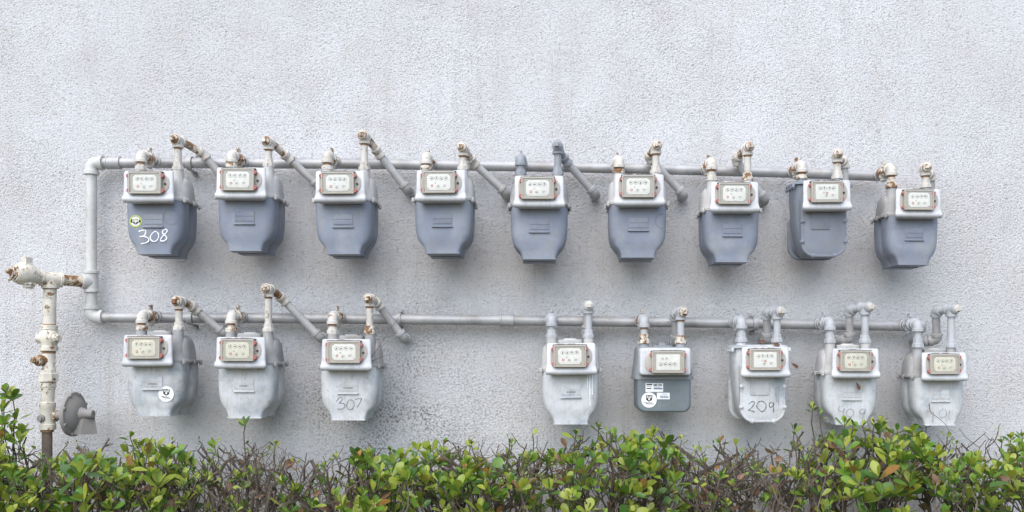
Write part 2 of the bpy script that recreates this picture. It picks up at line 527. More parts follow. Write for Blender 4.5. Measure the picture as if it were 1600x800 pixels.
hd = empty('gas_header_pipe', P(143, 440, YH), 'long silver-painted pipe loop running along the wall behind both rows of meters', 'pipe')
RH = 0.0158
pipe_between(hd, UP[1:] if False else [(160, 254.5)] + UP[1:])
pipe_between(hd, [(160, 496.1)] + LO[1:])
ztop, zmid, zbot = P(143, 254.5, YH), P(143, 440, YH), P(143, 496, YH)
ZV = Vector((0, 0, 1)); XV = Vector((1, 0, 0)); YV = Vector((0, 1, 0))
MB().tube([ztop - ZV * 0.02, zmid + ZV * 0.02], RH, 16).build('pipe', 'pipe_white', hd)
MB().tube([zmid - ZV * 0.02, zbot + ZV * 0.02], RH, 16).build('pipe', 'pipe_white', hd)
elbow(MB(), ztop, XV, -ZV, 0.0195, 0.036).build('elbow', 'pipe_white', hd)
elbow(MB(), zbot, XV, ZV, 0.0195, 0.036).build('elbow', 'pipe_white', hd)
tee = MB(); collar_tube(tee, zmid + ZV * 0.034, zmid - ZV * 0.034, 0.0195, 0.0225, 0.009)
tee.build('tee', 'pipe_white', hd)
cpl = MB(); collar_tube(cpl, P(167, 254.5, YH), P(189, 254.6, YH), 0.0195, 0.0205, 0.004)
cpl.build('coupling', 'pipe', hd)
cpl = MB(); collar_tube(cpl, P(781, 500.4, YH), P(803, 500.7, YH), 0.0188, 0.0205, 0.005)
cpl.build('coupling', 'pipe', hd)
for u, line in ((297, UP), (298, LO), (623, LO), (1180, LO)):
    x = P(u, 0, YH).x; z = header_z(line, x)
    mb = MB()
    pts = [(x, -0.004, z + 0.030), (x, -0.010, z + 0.021)] + [(x, YH + 0.019 * math.sin(a), z + 0.019 * math.cos(a)) for a in (R(-d) for d in range(20, 165, 18))] + [(x, -0.010, z - 0.021), (x, -0.004, z - 0.030)]
    rings = []
    for p in pts:
        q = Vector((0, p[1] - YH, p[2] - z)); q = unit(q) * 0.0022
        rings.append([(x - 0.008, p[1], p[2]), (x + 0.008, p[1], p[2]), (x + 0.008, p[1] + q.y, p[2] + q.z), (x - 0.008, p[1] + q.y, p[2] + q.z)])
    mb.loft(rings)
    s = mb.build('strap', 'pipe', hd)
    for sz in (-1, 1):
        MB().lathe((x, -0.004, z + sz * 0.028), (0, -1, 0), [(0, 0.007), (0.004, 0.007), (0.004, 0.0045), (0.010, 0.0045)], 6).build('bolt', 'pipe', s)
# the end cap behind the last elbow of the lower row
e = P(1436, 509.6, YH)
MB().lathe(e - XV * 0.012, (1, 0, 0.0), [(0, 0.0205), (0.006, 0.0215), (0.024, 0.0215), (0.028, 0.018)], 14).build('end_cap', 'pipe', hd)

def interp(tab, x):
    for (a, b2), (c, d2) in zip(tab, tab[1:]):
        if x <= c: return b2 + (d2 - b2) * (x - a) / (c - a) if x > a else b2
    return tab[-1][1]


# ------------------------------------------------------------------ meters
CH = [(0.0835, 0.003), (0.0835, -0.03), (0.083, -0.055), (0.082, -0.078), (0.0805, -0.095), (0.0785, -0.105), (0.074, -0.116), (0.068, -0.1243), (0.0615, -0.131), (0.0565, -0.136), (0.0528, -0.1425), (0.0505, -0.149), (0.049, -0.157)]


def mk_chamber(sign):
    def f(mb):
        zs = [0.003, -0.015, -0.03, -0.043, -0.055, -0.067, -0.078, -0.088, -0.098, -0.106, -0.113, -0.119, -0.1245, -0.129, -0.133, -0.137, -0.141, -0.1455, -0.150, -0.1535, -0.157]
        tab = sorted([(-z, x) for x, z in CH])
        rings = []
        for z in zs:
            hw = interp(tab, -z)
            k = min(1.0, max(0.0, (-z - 0.105) / 0.042)); k = k * k * (3 - 2 * k)
            rx = 0.034 + (0.010 - 0.034) * k; ry = 0.030 + (0.008 - 0.030) * k; dp = 0.0760 - 0.0035 * k
            half = [(hw - 0.014, 0.001), (hw - 0.006, 0.006), (hw - 0.0015, 0.012), (hw, 0.019)]
            half += [(hw - rx + rx * math.cos(a) ** 0.9, dp - ry + ry * math.sin(a) ** 0.9) for a in (R(d) for d in (0.01, 15, 30, 45, 60, 75, 89.99))]
            half += [((hw - rx) * q, dp) for q in (0.66, 0.33, 0.0)]
            full = half + [(-x, y) for x, y in reversed(half[:-1])]
            rings.append([(x, sign * y, z) for x, y in full])
        mb.loft(rings)
        mb.prism_y(rrect(-0.0492, 0.0492, -0.1592, -0.1562, 0.001, 1), sign * 0.014, sign * 0.0735)
    return f


def se(hw, hd_, z, y0=0.0, p=4.0, n=32):
    pts = []
    for i in range(n):
        a = 2 * math.pi * i / n; c, s = math.cos(a), math.sin(a)
        pts.append((hw * math.copysign(abs(c) ** (2 / p), c), y0 + hd_ * math.copysign(abs(s) ** (2 / p), s), z))
    return pts


def mk_upper(mb):
    mb.loft([se(a, b2, z) for a, b2, z in ((0.0888, 0.064, 0.002), (0.0880, 0.058, 0.012), (0.0868, 0.052, 0.030), (0.0850, 0.047, 0.048), (0.0820, 0.043, 0.060), (0.0765, 0.038, 0.0695), (0.066, 0.030, 0.0765), (0.045, 0.016, 0.080))])


def mk_flange(mb):
    mb.loft([se(0.0905, 0.078, -0.004), se(0.0925, 0.080, -0.003), se(0.0925, 0.080, 0.003), se(0.0905, 0.078, 0.004)])


def mk_spud(mb):
    mb.lathe((0, 0, 0.003), (0, 0, 1), [(0, 0.0350), (0.010, 0.0300), (0.025, 0.0255), (0.045, 0.0215), (0.062, 0.0180), (0.076, 0.0155), (0.090, 0.0150)], 18)


def mk_cap(mb):
    mb.loft([se(0.036, 0.022, 0.070, -0.02), se(0.036, 0.022, 0.086, -0.02), se(0.034, 0.020, 0.088, -0.02), se(0.020, 0.011, 0.0885, -0.02), se(0.018, 0.009, 0.092, -0.02)])


def mk_box(mb):
    prof = [(0.0765, 0.064, 0.104), (0.0755, 0.068, 0.1085), (0.0720, 0.070, 0.1105), (0.0140, 0.0712, 0.1118), (0.0060, 0.0722, 0.1135), (0.0010, 0.0736, 0.1162), (-0.0035, 0.0746, 0.1180), (-0.0080, 0.0744, 0.1178), (-0.0118, 0.0730, 0.1155), (-0.0140, 0.0708, 0.1125), (-0.0147, 0.0680, 0.1090)]
    rings = []
    for z, hw, fy in prof:
        r = 0.0055; pts = [(hw * 0.80, -0.072, z), (-hw * 0.80, -0.072, z)]
        pts += [(-hw + r - r * math.cos(a), -fy + r - r * math.sin(a), z) for a in (R(x) for x in (0, 22, 45, 68, 90))]
        pts += [(hw - r + r * math.sin(a), -fy + r - r * math.cos(a), z) for a in (R(x) for x in (0, 22, 45, 68, 90))]
        rings.append(pts)
    mb.loft(rings)


def mk_box_small(mb):        # plain rounded index box of the small meter
    mb.prism_y(rrect(-0.0745, 0.0745, 0.008, 0.087, 0.009, 5), -0.04, -0.110, 0.006)


FX, FZ = -0.0045, 0.0385     # centre of the dial window on the index box


def mk_bezel(mb):
    mb.prism_y(rrect(-0.0595, 0.0600, FZ - 0.0275, FZ + 0.0275, 0.02, 6, (0.012, 0.024, 0.024, 0.012)), -0.108, -0.1135, 0.001)


def mk_bezel_m(mb):
    mb.prism_y(rrect(-0.0600, 0.0595, FZ - 0.029, FZ + 0.0275, 0.02, 6, (0.022, 0.012, 0.012, 0.022)), -0.108, -0.1135, 0.001)


def mk_frame(mb):
    o = rrect(-0.0465, 0.0465, -0.0315, 0.0315, 0.003, 2); i = rrect(-0.0430, 0.0430, -0.0282, 0.0282, 0.002, 2)
    ys = (-0.1125, -0.1262, -0.1278)
    oo = [[(x, ys[0], z) for x, z in o], [(x, ys[1], z) for x, z in o], [(x, ys[2], z) for x, z in inset(o, 0.0014)]]
    ii = [[(x, ys[2], z) for x, z in i], [(x, -0.1235, z) for x, z in i]]
    mb.loft(oo + ii, False, True)


def mk_pane(mb):
    mb.prism_y(rrect(-0.0433, 0.0433, -0.0285, 0.0285, 0.002, 2), -0.1268, -0.1274)


def mk_plate(mb):
    c = 0.007; x, z = 0.0335, 0.0228
    o = [(-x + c, -z), (x - c, -z), (x, -z + c), (x, z - c), (x - c, z), (-x + c, z), (-x, z - c), (-x, -z + c)]
    mb.prism_y(o, -0.1232, -0.1256, 0.0006)


def mk_plate_sq(mb):
    mb.prism_y(rrect(-0.034, 0.034, -0.0228, 0.0228, 0.0015, 2), -0.1232, -0.1256, 0.0006)


def mk_dial(mb):
    n = 16
    o = [(0.0058 * math.cos(2 * math.pi * k / n), 0.0058 * math.sin(2 * math.pi * k / n)) for k in range(n)]
    i = [(x * 0.86, z * 0.86) for x, z in o]
    vs = [(x, 0, z) for x, z in o] + [(x, 0, z) for x, z in i]
    mb.mat(0).add(vs, [(k, (k + 1) % n, n + (k + 1) % n, n + k) for k in range(n)])
    mb.mat(1).add([(-0.0013, -0.0003, -0.0020), (0.0013, -0.0003, -0.0020), (0.0016, -0.0003, 0.0010), (0.0006, -0.0003, 0.0046), (-0.0006, -0.0003, 0.0046), (-0.0016, -0.0003, 0.0010)], [(0, 1, 2, 3, 4, 5)])


def mk_reddial(mb):
    n = 14
    o = [(0.0040 * math.cos(2 * math.pi * k / n), 0.0040 * math.sin(2 * math.pi * k / n)) for k in range(n)]
    i = [(x * 0.45, z * 0.45) for x, z in o]
    mb.add([(x, 0, z) for x, z in o] + [(x, 0, z) for x, z in i], [(k, (k + 1) % n, n + (k + 1) % n, n + k) for k in range(n)])


def mk_fine(mb):
    for k, (a, b2) in enumerate(((0.0, 0.010), (0.001, 0.009), (0.0, 0.007))):
        z = 0.0024 - k * 0.0024
        mb.add([(a, 0, z), (b2, 0, z), (b2, 0, z + 0.0009), (a, 0, z + 0.0009)], [(0, 1, 2, 3)])


def mk_seal(mb):
    mb.lathe((0, -0.1130, 0), (0, -1, 0), [(0, 0.0062), (0.011, 0.0062), (0.0125, 0.0056), (0.0130, 0.0042), (0.0122, 0.0036), (0.0122, 0.0004)], 14)


def mk_screw(mb):
    mb.lathe((0, -0.1130, 0), (0, -1, 0), [(0, 0.0034), (0.003, 0.0034), (0.0042, 0.0022)], 10)


def mk_bolt(mb):
    mb.lathe((0, 0, -0.0095), (0, 0, 1), [(0, 0.0035), (0.0028, 0.0035), (0.0028, 0.0060), (0.0060, 0.0060), (0.0060, 0.0052), (0.013, 0.0052), (0.0145, 0.004)], 6)


def mk_bolt_y(mb):
    mb.lathe((0, 0, 0), (0, -1, 0), [(0, 0.0078), (0.0035, 0.0076), (0.0036, 0.0050), (0.0068, 0.0050), (0.0076, 0.0038)], 6)


def mk_gasket(mb, seed=1):
    r2 = random.Random(seed); n = 16; top, bot = [], []
    for k in range(n + 1):
        x = -0.049 + 0.098 * k / n
        e2 = min(k, n - k) / 3.0
        top.append((x, 0.0010 + min(1, e2) * (0.0004 + r2.random() * 0.0026))); bot.append((x, -0.0016))
    mb.prism_y(bot + top[::-1], -0.108, -0.1215)


def mk_nameplate(mb):
    mb.prism_y(rrect(-0.0285, 0.0285, -0.080, -0.044, 0.001, 1), -0.0745, -0.0778, 0.0008)
    mb.prism_y(rrect(-0.0270, 0.0270, -0.0585, -0.0570, 0.0004, 1), -0.0775, -0.0790)
    mb.prism_y(rrect(-0.0265, 0.0255, -0.0725, -0.0705, 0.0004, 1), -0.0775, -0.0793)


def mk_ledge(mb):
    mb.prism_y(rrect(-0.0305, 0.0305, -0.0835, -0.0790, 0.001, 1), -0.074, -0.0815, 0.001)


def mk_plate_b(mb):
    mb.prism_y(rrect(-0.027, 0.030, -0.068, -0.014, 0.003, 2), -0.0745, -0.0785, 0.0008)
    mb.prism_y(rrect(-0.025, 0.028, -0.0335, -0.0325, 0.0003, 1), -0.0780, -0.0795)


def index(root, style, matbox, plate_mat='dial_plate', seed=1, dy=0.0, mirror=False):
    """index box with window, dials and red seals; its pieces are sub-parts"""
    r2 = random.Random(seed)
    if style == 'small':
        bx = part('index_box', 'box_small', matbox, root, mk_box_small); fz = FZ + 0.007; fx = 0.006
        part('bezel', 'bezel_m', 'bezel', bx, mk_bezel_m, (0, 0, 0.007))
    else:
        bx = part('index_box', 'box', matbox, root, mk_box); fz, fx = FZ, FX
        part('bezel', 'bezel', 'bezel', bx, mk_bezel)
    at = (fx, 0, fz)
    part('cover_frame', 'frame', 'cover', bx, mk_frame, at)
    part('dial_plate', 'plate' if style == 'clip' else 'platesq', plate_mat, bx, mk_plate if style == 'clip' else mk_plate_sq, at)
    part('window_pane', 'pane', 'pane', bx, mk_pane, at)
    yd = -0.1259
    dm = ['ink_grey', 'ink']
    rows = 0.0105 if style != 'small' else -0.006
    for k in range(4):
        part('dial', 'dial', dm, bx, mk_dial, (fx - 0.0205 + 0.0135 * k, yd, fz + rows), (0, r2.uniform(0, 6.28), 0))
    if style == 'small':
        for k in range(2):
            part('dial', 'dial', dm, bx, mk_dial, (fx - 0.016 + 0.0115 * k, yd, fz + 0.010), (0, r2.uniform(0, 6.28), 0), 0.7)
    else:
        part('test_dial', 'reddial', 'ink_red', bx, mk_reddial, (fx - 0.0190, yd, fz - 0.0105) if style == 'clip' else (fx, yd, fz - 0.004))
        part('dial', 'dial', dm, bx, mk_dial, (fx - 0.0020, yd, fz - 0.0120), (0, r2.uniform(0, 6.28), 0), 0.8)
        part('fine_print', 'fine', 'ink_grey', bx, mk_fine, (fx + 0.0125, yd, fz - 0.0110))
        part('pointer_dial', 'dial', dm, bx, mk_dial, (fx - 0.0095, yd, fz - 0.0025), (0, r2.uniform(0, 6.28), 0), 0.45)
    for sx in (-1, 1):
        for sz in (-1, 1):
            part('seal', 'seal', 'seal', bx, mk_seal, (fx + sx * 0.0468 + r2.uniform(-.001, .001), 0, fz + sz * 0.0215 + r2.uniform(-.001, .001)))
    if style != 'small':
        part('screw', 'screw', 'dark_iron', bx, mk_screw, (fx + 0.0535, 0, fz - 0.001))
    gk = seed % 4
    part('gasket', 'gasket%d' % gk, 'gasket', bx, lambda mb: mk_gasket(mb, gk + 3), (fx, 0, fz + 0.0325))
    return bx


def stroke(mb, pts, width, y, closed=False):
    """a hand-drawn line as a thin ribbon on the plane y; pts are (x, z)"""
    n = len(pts); L, Rr = [], []
    for i, p in enumerate(pts):
        a, b2 = pts[max(i - 1, 0)], pts[min(i + 1, n - 1)]
        dx, dz = b2[0] - a[0], b2[1] - a[1]; l = math.hypot(dx, dz) or 1e-9
        wv = width * (0.55 + 0.9 * rnd.random()) / 2
        L.append((p[0] - dz / l * wv, p[1] + dx / l * wv)); Rr.append((p[0] + dz / l * wv, p[1] - dx / l * wv))
    vs = [(x, y - 3e-5 * k, z) for k, (x, z) in enumerate(L)] + [(x, y - 3e-5 * k, z) for k, (x, z) in enumerate(Rr)]
    mb.add(vs, [(i, i + 1, n + i + 1, n + i) for i in range(n - 1)])


def smooth(pts, k=4):
    res = []
    n = len(pts)
    for i in range(n - 1):
        p0, p1, p2, p3 = pts[max(i - 1, 0)], pts[i], pts[i + 1], pts[min(i + 2, n - 1)]
        for j in range(k):
            t2 = j / k
            res.append(tuple(0.5 * (2 * p1[c] + (p2[c] - p0[c]) * t2 + (2 * p0[c] - 5 * p1[c] + 4 * p2[c] - p3[c]) * t2 ** 2 + (3 * p1[c] - p0[c] - 3 * p2[c] + p3[c]) * t2 ** 3) for c in (0, 1)))
    res.append(pts[-1])
    return res


def digits(root, strokes, width, mat, name='painted_digit', y=-0.0764, curve=True):
    """strokes: for each digit a list of lines in photo pixels"""
    for dg in strokes:
        mb = MB()
        for q, ln in enumerate(dg):
            pp = [loc_of(root, u, v, y) for u, v in ln]
            stroke(mb, smooth(pp) if curve and len(pp) > 2 else pp, width, y - 0.0012 * q)
        o = bpy.data.objects.new(name, mb.mesh(name, mat)); COL.objects.link(o); o.parent = root


def text_mesh(mb, s, size, x, z, y, rot=0.0, bold=False):
    cu = bpy.data.curves.new('t', 'FONT'); cu.body = s; cu.size = size; cu.align_x = 'CENTER'; cu.align_y = 'CENTER'; cu.resolution_u = 2
    if bold: cu.offset = size * 0.025
    ob = bpy.data.objects.new('t', cu)
    me = bpy.data.meshes.new_from_object(ob)
    c, sn = math.cos(rot), math.sin(rot)
    mb.add([(x + v.co.x * c - v.co.y * sn, y, z + v.co.x * sn + v.co.y * c) for v in me.vertices], [tuple(p.vertices) for p in me.polygons])
    bpy.data.objects.remove(ob); bpy.data.curves.remove(cu); bpy.data.meshes.remove(me)


def disc(mb, x, z, y, r, r0=0.0, n=28, a0=0, a1=360):
    full = a1 - a0 >= 360
    k = n if full else max(4, int(n * (a1 - a0) / 360))
    ang = [R(a0 + (a1 - a0) * i / k) for i in range(k if full else k + 1)]
    o = [(x + r * math.cos(a), y, z + r * math.sin(a)) for a in ang]
    if r0 <= 0 and full:
        mb.add(o, [tuple(range(len(o)))])
        return
    i2 = [(x + r0 * math.cos(a), y, z + r0 * math.sin(a)) for a in ang]
    m2 = len(o)
    mb.add(o + i2, [(j, (j + 1) % m2, m2 + (j + 1) % m2, m2 + j) for j in range(m2 if full else m2 - 1)])


def loc_of(root, u, v, y):
    k = root.scale[0]
    p = (P(u, v, root.location.y + y * k) - root.location) / k
    return p.x, p.z


def white_sticker(root, u, v, r, rot):
    y = -0.0770
    x, z = loc_of(root, u, v, y)
    mb = MB(); mb.mat(0)
    mb.prism_y([(x + r * math.cos(2 * math.pi * k / 28), z + r * math.sin(2 * math.pi * k / 28)) for k in range(28)], y + 0.0012, y)
    c, s = math.cos(rot), math.sin(rot)
    q = lambda a, b2: (x + (a * c - b2 * s) * r, z + (a * s + b2 * c) * r)
    def poly(pts, k, yy):
        mb.mat(k); mb.add([(px, yy, pz) for px, pz in (q(*p) for p in pts)], [tuple(range(len(pts)))])
    poly([(-0.42, 0.66), (-0.2, 0.60), (0, 0.66), (0.2, 0.60), (0.42, 0.66), (0.38, 0.0), (0.0, -0.22), (-0.38, 0.0)], 1, y - 0.0003)
    poly([(-0.30, 0.54), (0.0, 0.52), (0.30, 0.54), (0.27, 0.26), (-0.27, 0.26)], 0, y - 0.0005)
    poly([(-0.12, 0.22), (0.12, 0.22), (0.10, 0.02), (0.0, -0.06), (-0.10, 0.02)], 0, y - 0.0005)
    mb.mat(1)
    xx, zz = q(0, 0.40); text_mesh(mb, 'BTI', r * 0.30, xx, zz, y - 0.0007, rot, True)
    for zz2, a, b2 in ((-0.36, -0.62, 0.45), (-0.50, -0.40, 0.66), (-0.76, -0.22, 0.25)):
        h2 = 0.045 if zz2 > -0.7 else 0.025
        xx2 = a
        while xx2 < b2:
            wd = 0.08 + 0.10 * rnd.random()
            poly([(xx2, zz2 - h2), (min(b2, xx2 + wd), zz2 - h2), (min(b2, xx2 + wd), zz2 + h2), (xx2, zz2 + h2)], 1, y - 0.0003)
            xx2 += wd + 0.04
    o = bpy.data.objects.new('sticker', mb.mesh('sticker', ['paper', 'ink'])); COL.objects.link(o); o.parent = root
    o['label'] = 'round white sticker with black shield emblem'


def lime_sticker(root, u, v, r):
    y = -0.0770
    x, z = loc_of(root, u, v, y)
    mb = MB(); mb.mat(0)
    mb.prism_y([(x + r * math.cos(2 * math.pi * k / 32), z + r * math.sin(2 * math.pi * k / 32)) for k in range(32)], y + 0.0012, y)
    mb.mat(1); disc(mb, x, z, y - 0.0003, r * 0.86)
    mb.mat(2); disc(mb, x, z, y - 0.0005, r * 0.80, r * 0.58, 28, 20, 150); disc(mb, x, z, y - 0.0005, r * 0.80, r * 0.58, 28, 200, 340)
    hx = [(x + a * r, y - 0.0006, z + b2 * r) for a, b2 in ((-0.55, 0.1), (-0.38, 0.5), (0.0, 0.58), (0.38, 0.5), (0.55, 0.1), (0.42, -0.42), (0.0, -0.56), (-0.42, -0.42))]
    mb.add(hx, [tuple(range(8))])
    mb.mat(1)
    mb.add([(x + a * r, y - 0.0008, z + b2 * r) for a, b2 in ((-0.46, -0.02), (-0.12, -0.18), (0.12, -0.18), (0.46, -0.02), (0.42, -0.34), (0.0, -0.54), (-0.42, -0.34))], [tuple(range(7))])
    text_mesh(mb, 'BTI', r * 0.60, x, z + 0.18 * r, y - 0.0009, 0, True)
    mb.mat(0); text_mesh(mb, 'BTI', r * 0.56, x - 0.02 * r, z + 0.20 * r, y - 0.0011)
    mb.mat(2); disc(mb, x, z - 0.30 * r, y - 0.0011, r * 0.09, n=10)
    o = bpy.data.objects.new('sticker', mb.mesh('sticker', ['lime', 'ink', 'paper'])); COL.objects.link(o); o.parent = root
    o['label'] = 'round lime, black and white sticker'


def serial(root, s, mat):
    mb = MB()
    text_mesh(mb, s, 0.0075, 0, -0.0655, -0.0780, 0, True)
    o = bpy.data.objects.new('serial_lettering', mb.mesh('serial_lettering', mat)); COL.objects.link(o); o.parent = root


SPX = 0.0548
YM = -0.140                  # centre plane of the meters


def meter_root(u, vb, label, low=0.0145):
    sc = interp([(0, 1.0), (1000, 1.0), (1150, 0.965), (1300, 0.955), (1440, 0.915), (1500, 0.895)], u)
    p = P(u, vb, YM - 0.118)
    x = P(u, vb, YM - 0.110).x
    o = empty('gas_meter', (x, YM, p.z + low * sc), label, 'gas meter', 'gas meters on the wall')
    o.scale = (sc, sc, sc)
    tr = random.Random(int(u))
    o.rotation_euler = (R(tr.uniform(-.6, .6)), R(tr.uniform(-.7, .7)), R(tr.uniform(-1.6, 1.6)))
    return o


def lobed_meter(u, vb, label, body, case, box, seed, plate='dial_plate'):
    o = meter_root(u, vb, label)
    part('front_chamber', 'fch', body, o, mk_chamber(-1), angle=50)
    part('rear_chamber', 'rch', body, o, mk_chamber(1), angle=50)
    part('flange', 'flange', case, o, mk_flange)
    part('upper_case', 'upper', case, o, mk_upper, angle=50)
    part('top_cap', 'cap', case, o, mk_cap)
    for sx in (-1, 1):
        part('spud', 'spud', case, o, mk_spud, (sx * SPX, -0.027, 0), angle=50)
        for yy in (-0.064, 0.0, 0.064):
            part('bolt', 'bolt', case, o, mk_bolt, (sx * (0.0905 if yy == 0 else 0.0865), yy, 0))
    index(o, 'clip', box, plate, seed)
    part('nameplate', 'nameplate', body, o, mk_nameplate)
    part('ledge', 'ledge', body, o, mk_ledge)
    return o


def bolted_meter(u, vb, label, body, box, seed):
    o = meter_root(u, vb, label)
    fo = rrect(-0.0690, 0.0690, -0.1515, 0.030, 0.04, 8, (0.043, 0.043, 0.012, 0.012))
    ro = rrect(-0.0800, 0.0800, -0.1500, -0.008, 0.04, 8, (0.043, 0.043, 0.03, 0.03))

    def front(mb):
        rings = []
        for y, d in ((-0.056, 0.0), (-0.0720, 0.0), (-0.0745, 0.0012), (-0.0752, 0.003), (-0.0752, 0.0055), (-0.0738, 0.0065), (-0.0738, 0.0090), (-0.0755, 0.0140)):
            rings.append([(x, y, z) for x, z in inset(fo, d)])
        mb.loft(rings)

    def rear(mb):
        rings = []
        for y, d in ((0.046, 0.002), (0.048, 0.0), (0.056, 0.0), (0.060, 0.006), (0.072, 0.014)):
            rings.append([(x, y, z) for x, z in inset(ro, d)])
        mb.loft(rings)

    def drum(mb):
        q = rrect(-0.0640, 0.0640, -0.1460, 0.0, 0.04, 8, (0.045, 0.045, 0.02, 0.02))
        mb.loft([[(x * s, y, z * s2) for x, z in q] for y, s, s2 in ((0.046, 1.10, 1.0), (0.030, 1.02, 0.985), (0.0, 0.95, 0.97), (-0.030, 0.97, 0.985), (-0.0565, 1.03, 1.02))])

    def neck(mb):
        mb.loft([se(a, b2, z, 0.0, 5.0) for a, b2, z in ((0.046, 0.026, -0.146), (0.058, 0.036, -0.132), (0.067, 0.043, -0.105), (0.073, 0.047, -0.07), (0.078, 0.050, -0.03), (0.0815, 0.052, 0.02), (0.0825, 0.053, 0.0735))])

    def lid(mb):
        mb.loft([se(a, b2, z, 0.0, 5.0) for a, b2, z in ((0.089, 0.060, 0.0737), (0.0905, 0.0615, 0.0745), (0.0905, 0.0615, 0.0790), (0.087, 0.058, 0.0805), (0.080, 0.050, 0.084), (0.04, 0.02, 0.086))])
    part('front_cover', 'bfront', body, o, front)
    part('rear_cover', 'brear', body, o, rear)
    part('drum', 'bdrum', body, o, drum, angle=50)
    part('neck_case', 'bneck', body, o, neck, angle=50)
    part('lid', 'blid', body, o, lid)
    for sx in (-1, 1):
        part('spud', 'spudb', body, o, lambda mb: mb.lathe((0, 0, 0.075), (0, 0, 1), [(0, 0.022), (0.006, 0.019), (0.010, 0.0155), (0.018, 0.0150)], 18), (sx * SPX, -0.025, 0))
        for x, z in ((0.0645, -0.042), (0.0655, -0.104), (0.032, -0.1465)):
            part('bolt', 'bolty', body, o, mk_bolt_y, (sx * x, -0.0725, z))
        for yy in (-0.050, -0.024, 0.004, 0.034):
            part('bolt', 'bolt', body, o, mk_bolt, (sx * 0.0865, yy, 0.0715))
    index(o, 'square', box, 'dial_plate', seed)
    part('nameplate', 'plateb', body, o, mk_plate_b, (-0.012, 0, 0))
    return o


def small_meter(u, vb, label, seed):
    o = meter_root(u, vb, label, -0.008)
    def case(mb):
        mb.loft([se(a, b2, z, 0.0, 7.0) for a, b2, z in ((0.0880, 0.0790, 0.003), (0.0865, 0.078, 0.012), (0.0815, 0.074, 0.045), (0.0790, 0.070, 0.080), (0.0780, 0.068, 0.088), (0.074, 0.064, 0.091))])
    def flange(mb):
        mb.loft([se(a, b2, z, 0.0, 7.0) for a, b2, z in ((0.0865, 0.079, -0.006), (0.0885, 0.081, -0.005), (0.0885, 0.081, 0.002), (0.087, 0.080, 0.003))])
    q = rrect(-0.0790, 0.0790, -0.1010, 0.0, 0.02, 6, (0.024, 0.024, 0.002, 0.002))
    def pan(mb):
        mb.loft([[(x, y, z) for x, z in inset(q, d, 0.5)] for y, d in ((0.070, 0.010), (0.062, 0.002), (0.050, 0.0), (-0.066, 0.0), (-0.0720, 0.0018), (-0.0750, 0.006), (-0.0757, 0.012))])
    part('lower_pan', 'span', 'slate', o, pan, angle=50)
    part('flange', 'sflange', 'slate_case', o, flange)
    part('upper_case', 'scase', 'slate_case', o, case, angle=50)
    part('top_cap', 'scap', 'slate_case', o, lambda mb: mb.loft([se(0.030, 0.018, 0.088, -0.02), se(0.030, 0.018, 0.096, -0.02), se(0.012, 0.008, 0.0965, -0.02), se(0.011, 0.007, 0.104, -0.02)]))
    for sx in (-1, 1):
        part('spud', 'spuds', 'slate_case', o, lambda mb: mb.lathe((0, 0, 0.088), (0, 0, 1), [(0, 0.018), (0.004, 0.0155), (0.012, 0.0150)], 18), (sx * SPX, -0.025, 0))
    index(o, 'small', 'box_white', 'dial_plate', seed)
    # labels and scrawl on the pan
    y = -0.0765
    def label_quad(u0, v0, u1, v1, fn, name, lab, mats):
        x0, z1 = loc_of(o, u0, v0, y); x1, z0 = loc_of(o, u1, v1, y)
        mb = MB(); mb.mat(0); mb.prism_y([(x0, z0), (x1, z0), (x1, z1), (x0, z1)], y + 0.001, y)
        def bar(a, b2, c, d, k):
            mb.mat(k); mb.add([(x0 + (x1 - x0) * aa, y - 0.0004, z1 + (z0 - z1) * bb) for aa, bb in ((a, d), (c, d), (c, b2), (a, b2))], [(0, 1, 2, 3)])
        fn(mb, bar, x0, x1, z0, z1)
        ob = bpy.data.objects.new(name, mb.mesh(name, mats)); COL.objects.link(ob); ob.parent = o; ob['label'] = lab
    def f1(mb, bar, x0, x1, z0, z1):
        bar(0.05, 0.07, 0.38, 0.22, 1); bar(0.05, 0.56, 0.33, 0.68, 1); bar(0.46, 0.54, 0.96, 0.70, 2)
        bar(0.06, 0.36, 0.34, 0.39, 1); bar(0.46, 0.42, 0.86, 0.45, 1)
        mb.mat(1); text_mesh(mb, 'METER', 0.0085, x0 + (x1 - x0) * 0.70, z1 + (z0 - z1) * 0.22, y - 0.0005, 0, True)
    label_quad(1009.3, 599.0, 1036.8, 612.5, f1, 'label_plate', 'white printed label with black lettering', ['paper', 'ink', 'paper_blue'])
    def f2(mb, bar, x0, x1, z0, z1):
        k = 0.24
        while k < 0.88:
            wd = rnd.choice((0.02, 0.035, 0.05)); bar(k, 0.46, k + wd, 0.82, 2); k += wd + 0.022
        bar(0.42, 0.18, 0.80, 0.24, 1)
    label_quad(1027.2, 613.8, 1047.0, 624.0, f2, 'barcode_label', 'small white barcode label', ['paper', 'ink_grey', 'paper_blue'])
    white_sticker(o, 1014.8, 625.2, 0.0225, R(-3))
    digits(o, [[[(1033, 629), (1030, 630), (1029, 634), (1031, 635.5), (1033.5, 633), (1032.5, 630)]], [[(1037, 632), (1038.5, 634), (1041, 633)]], [[(1045, 630), (1045.5, 634.5)]]], 0.0016, 'fit_grey', 'scrawled_digit')
    return o


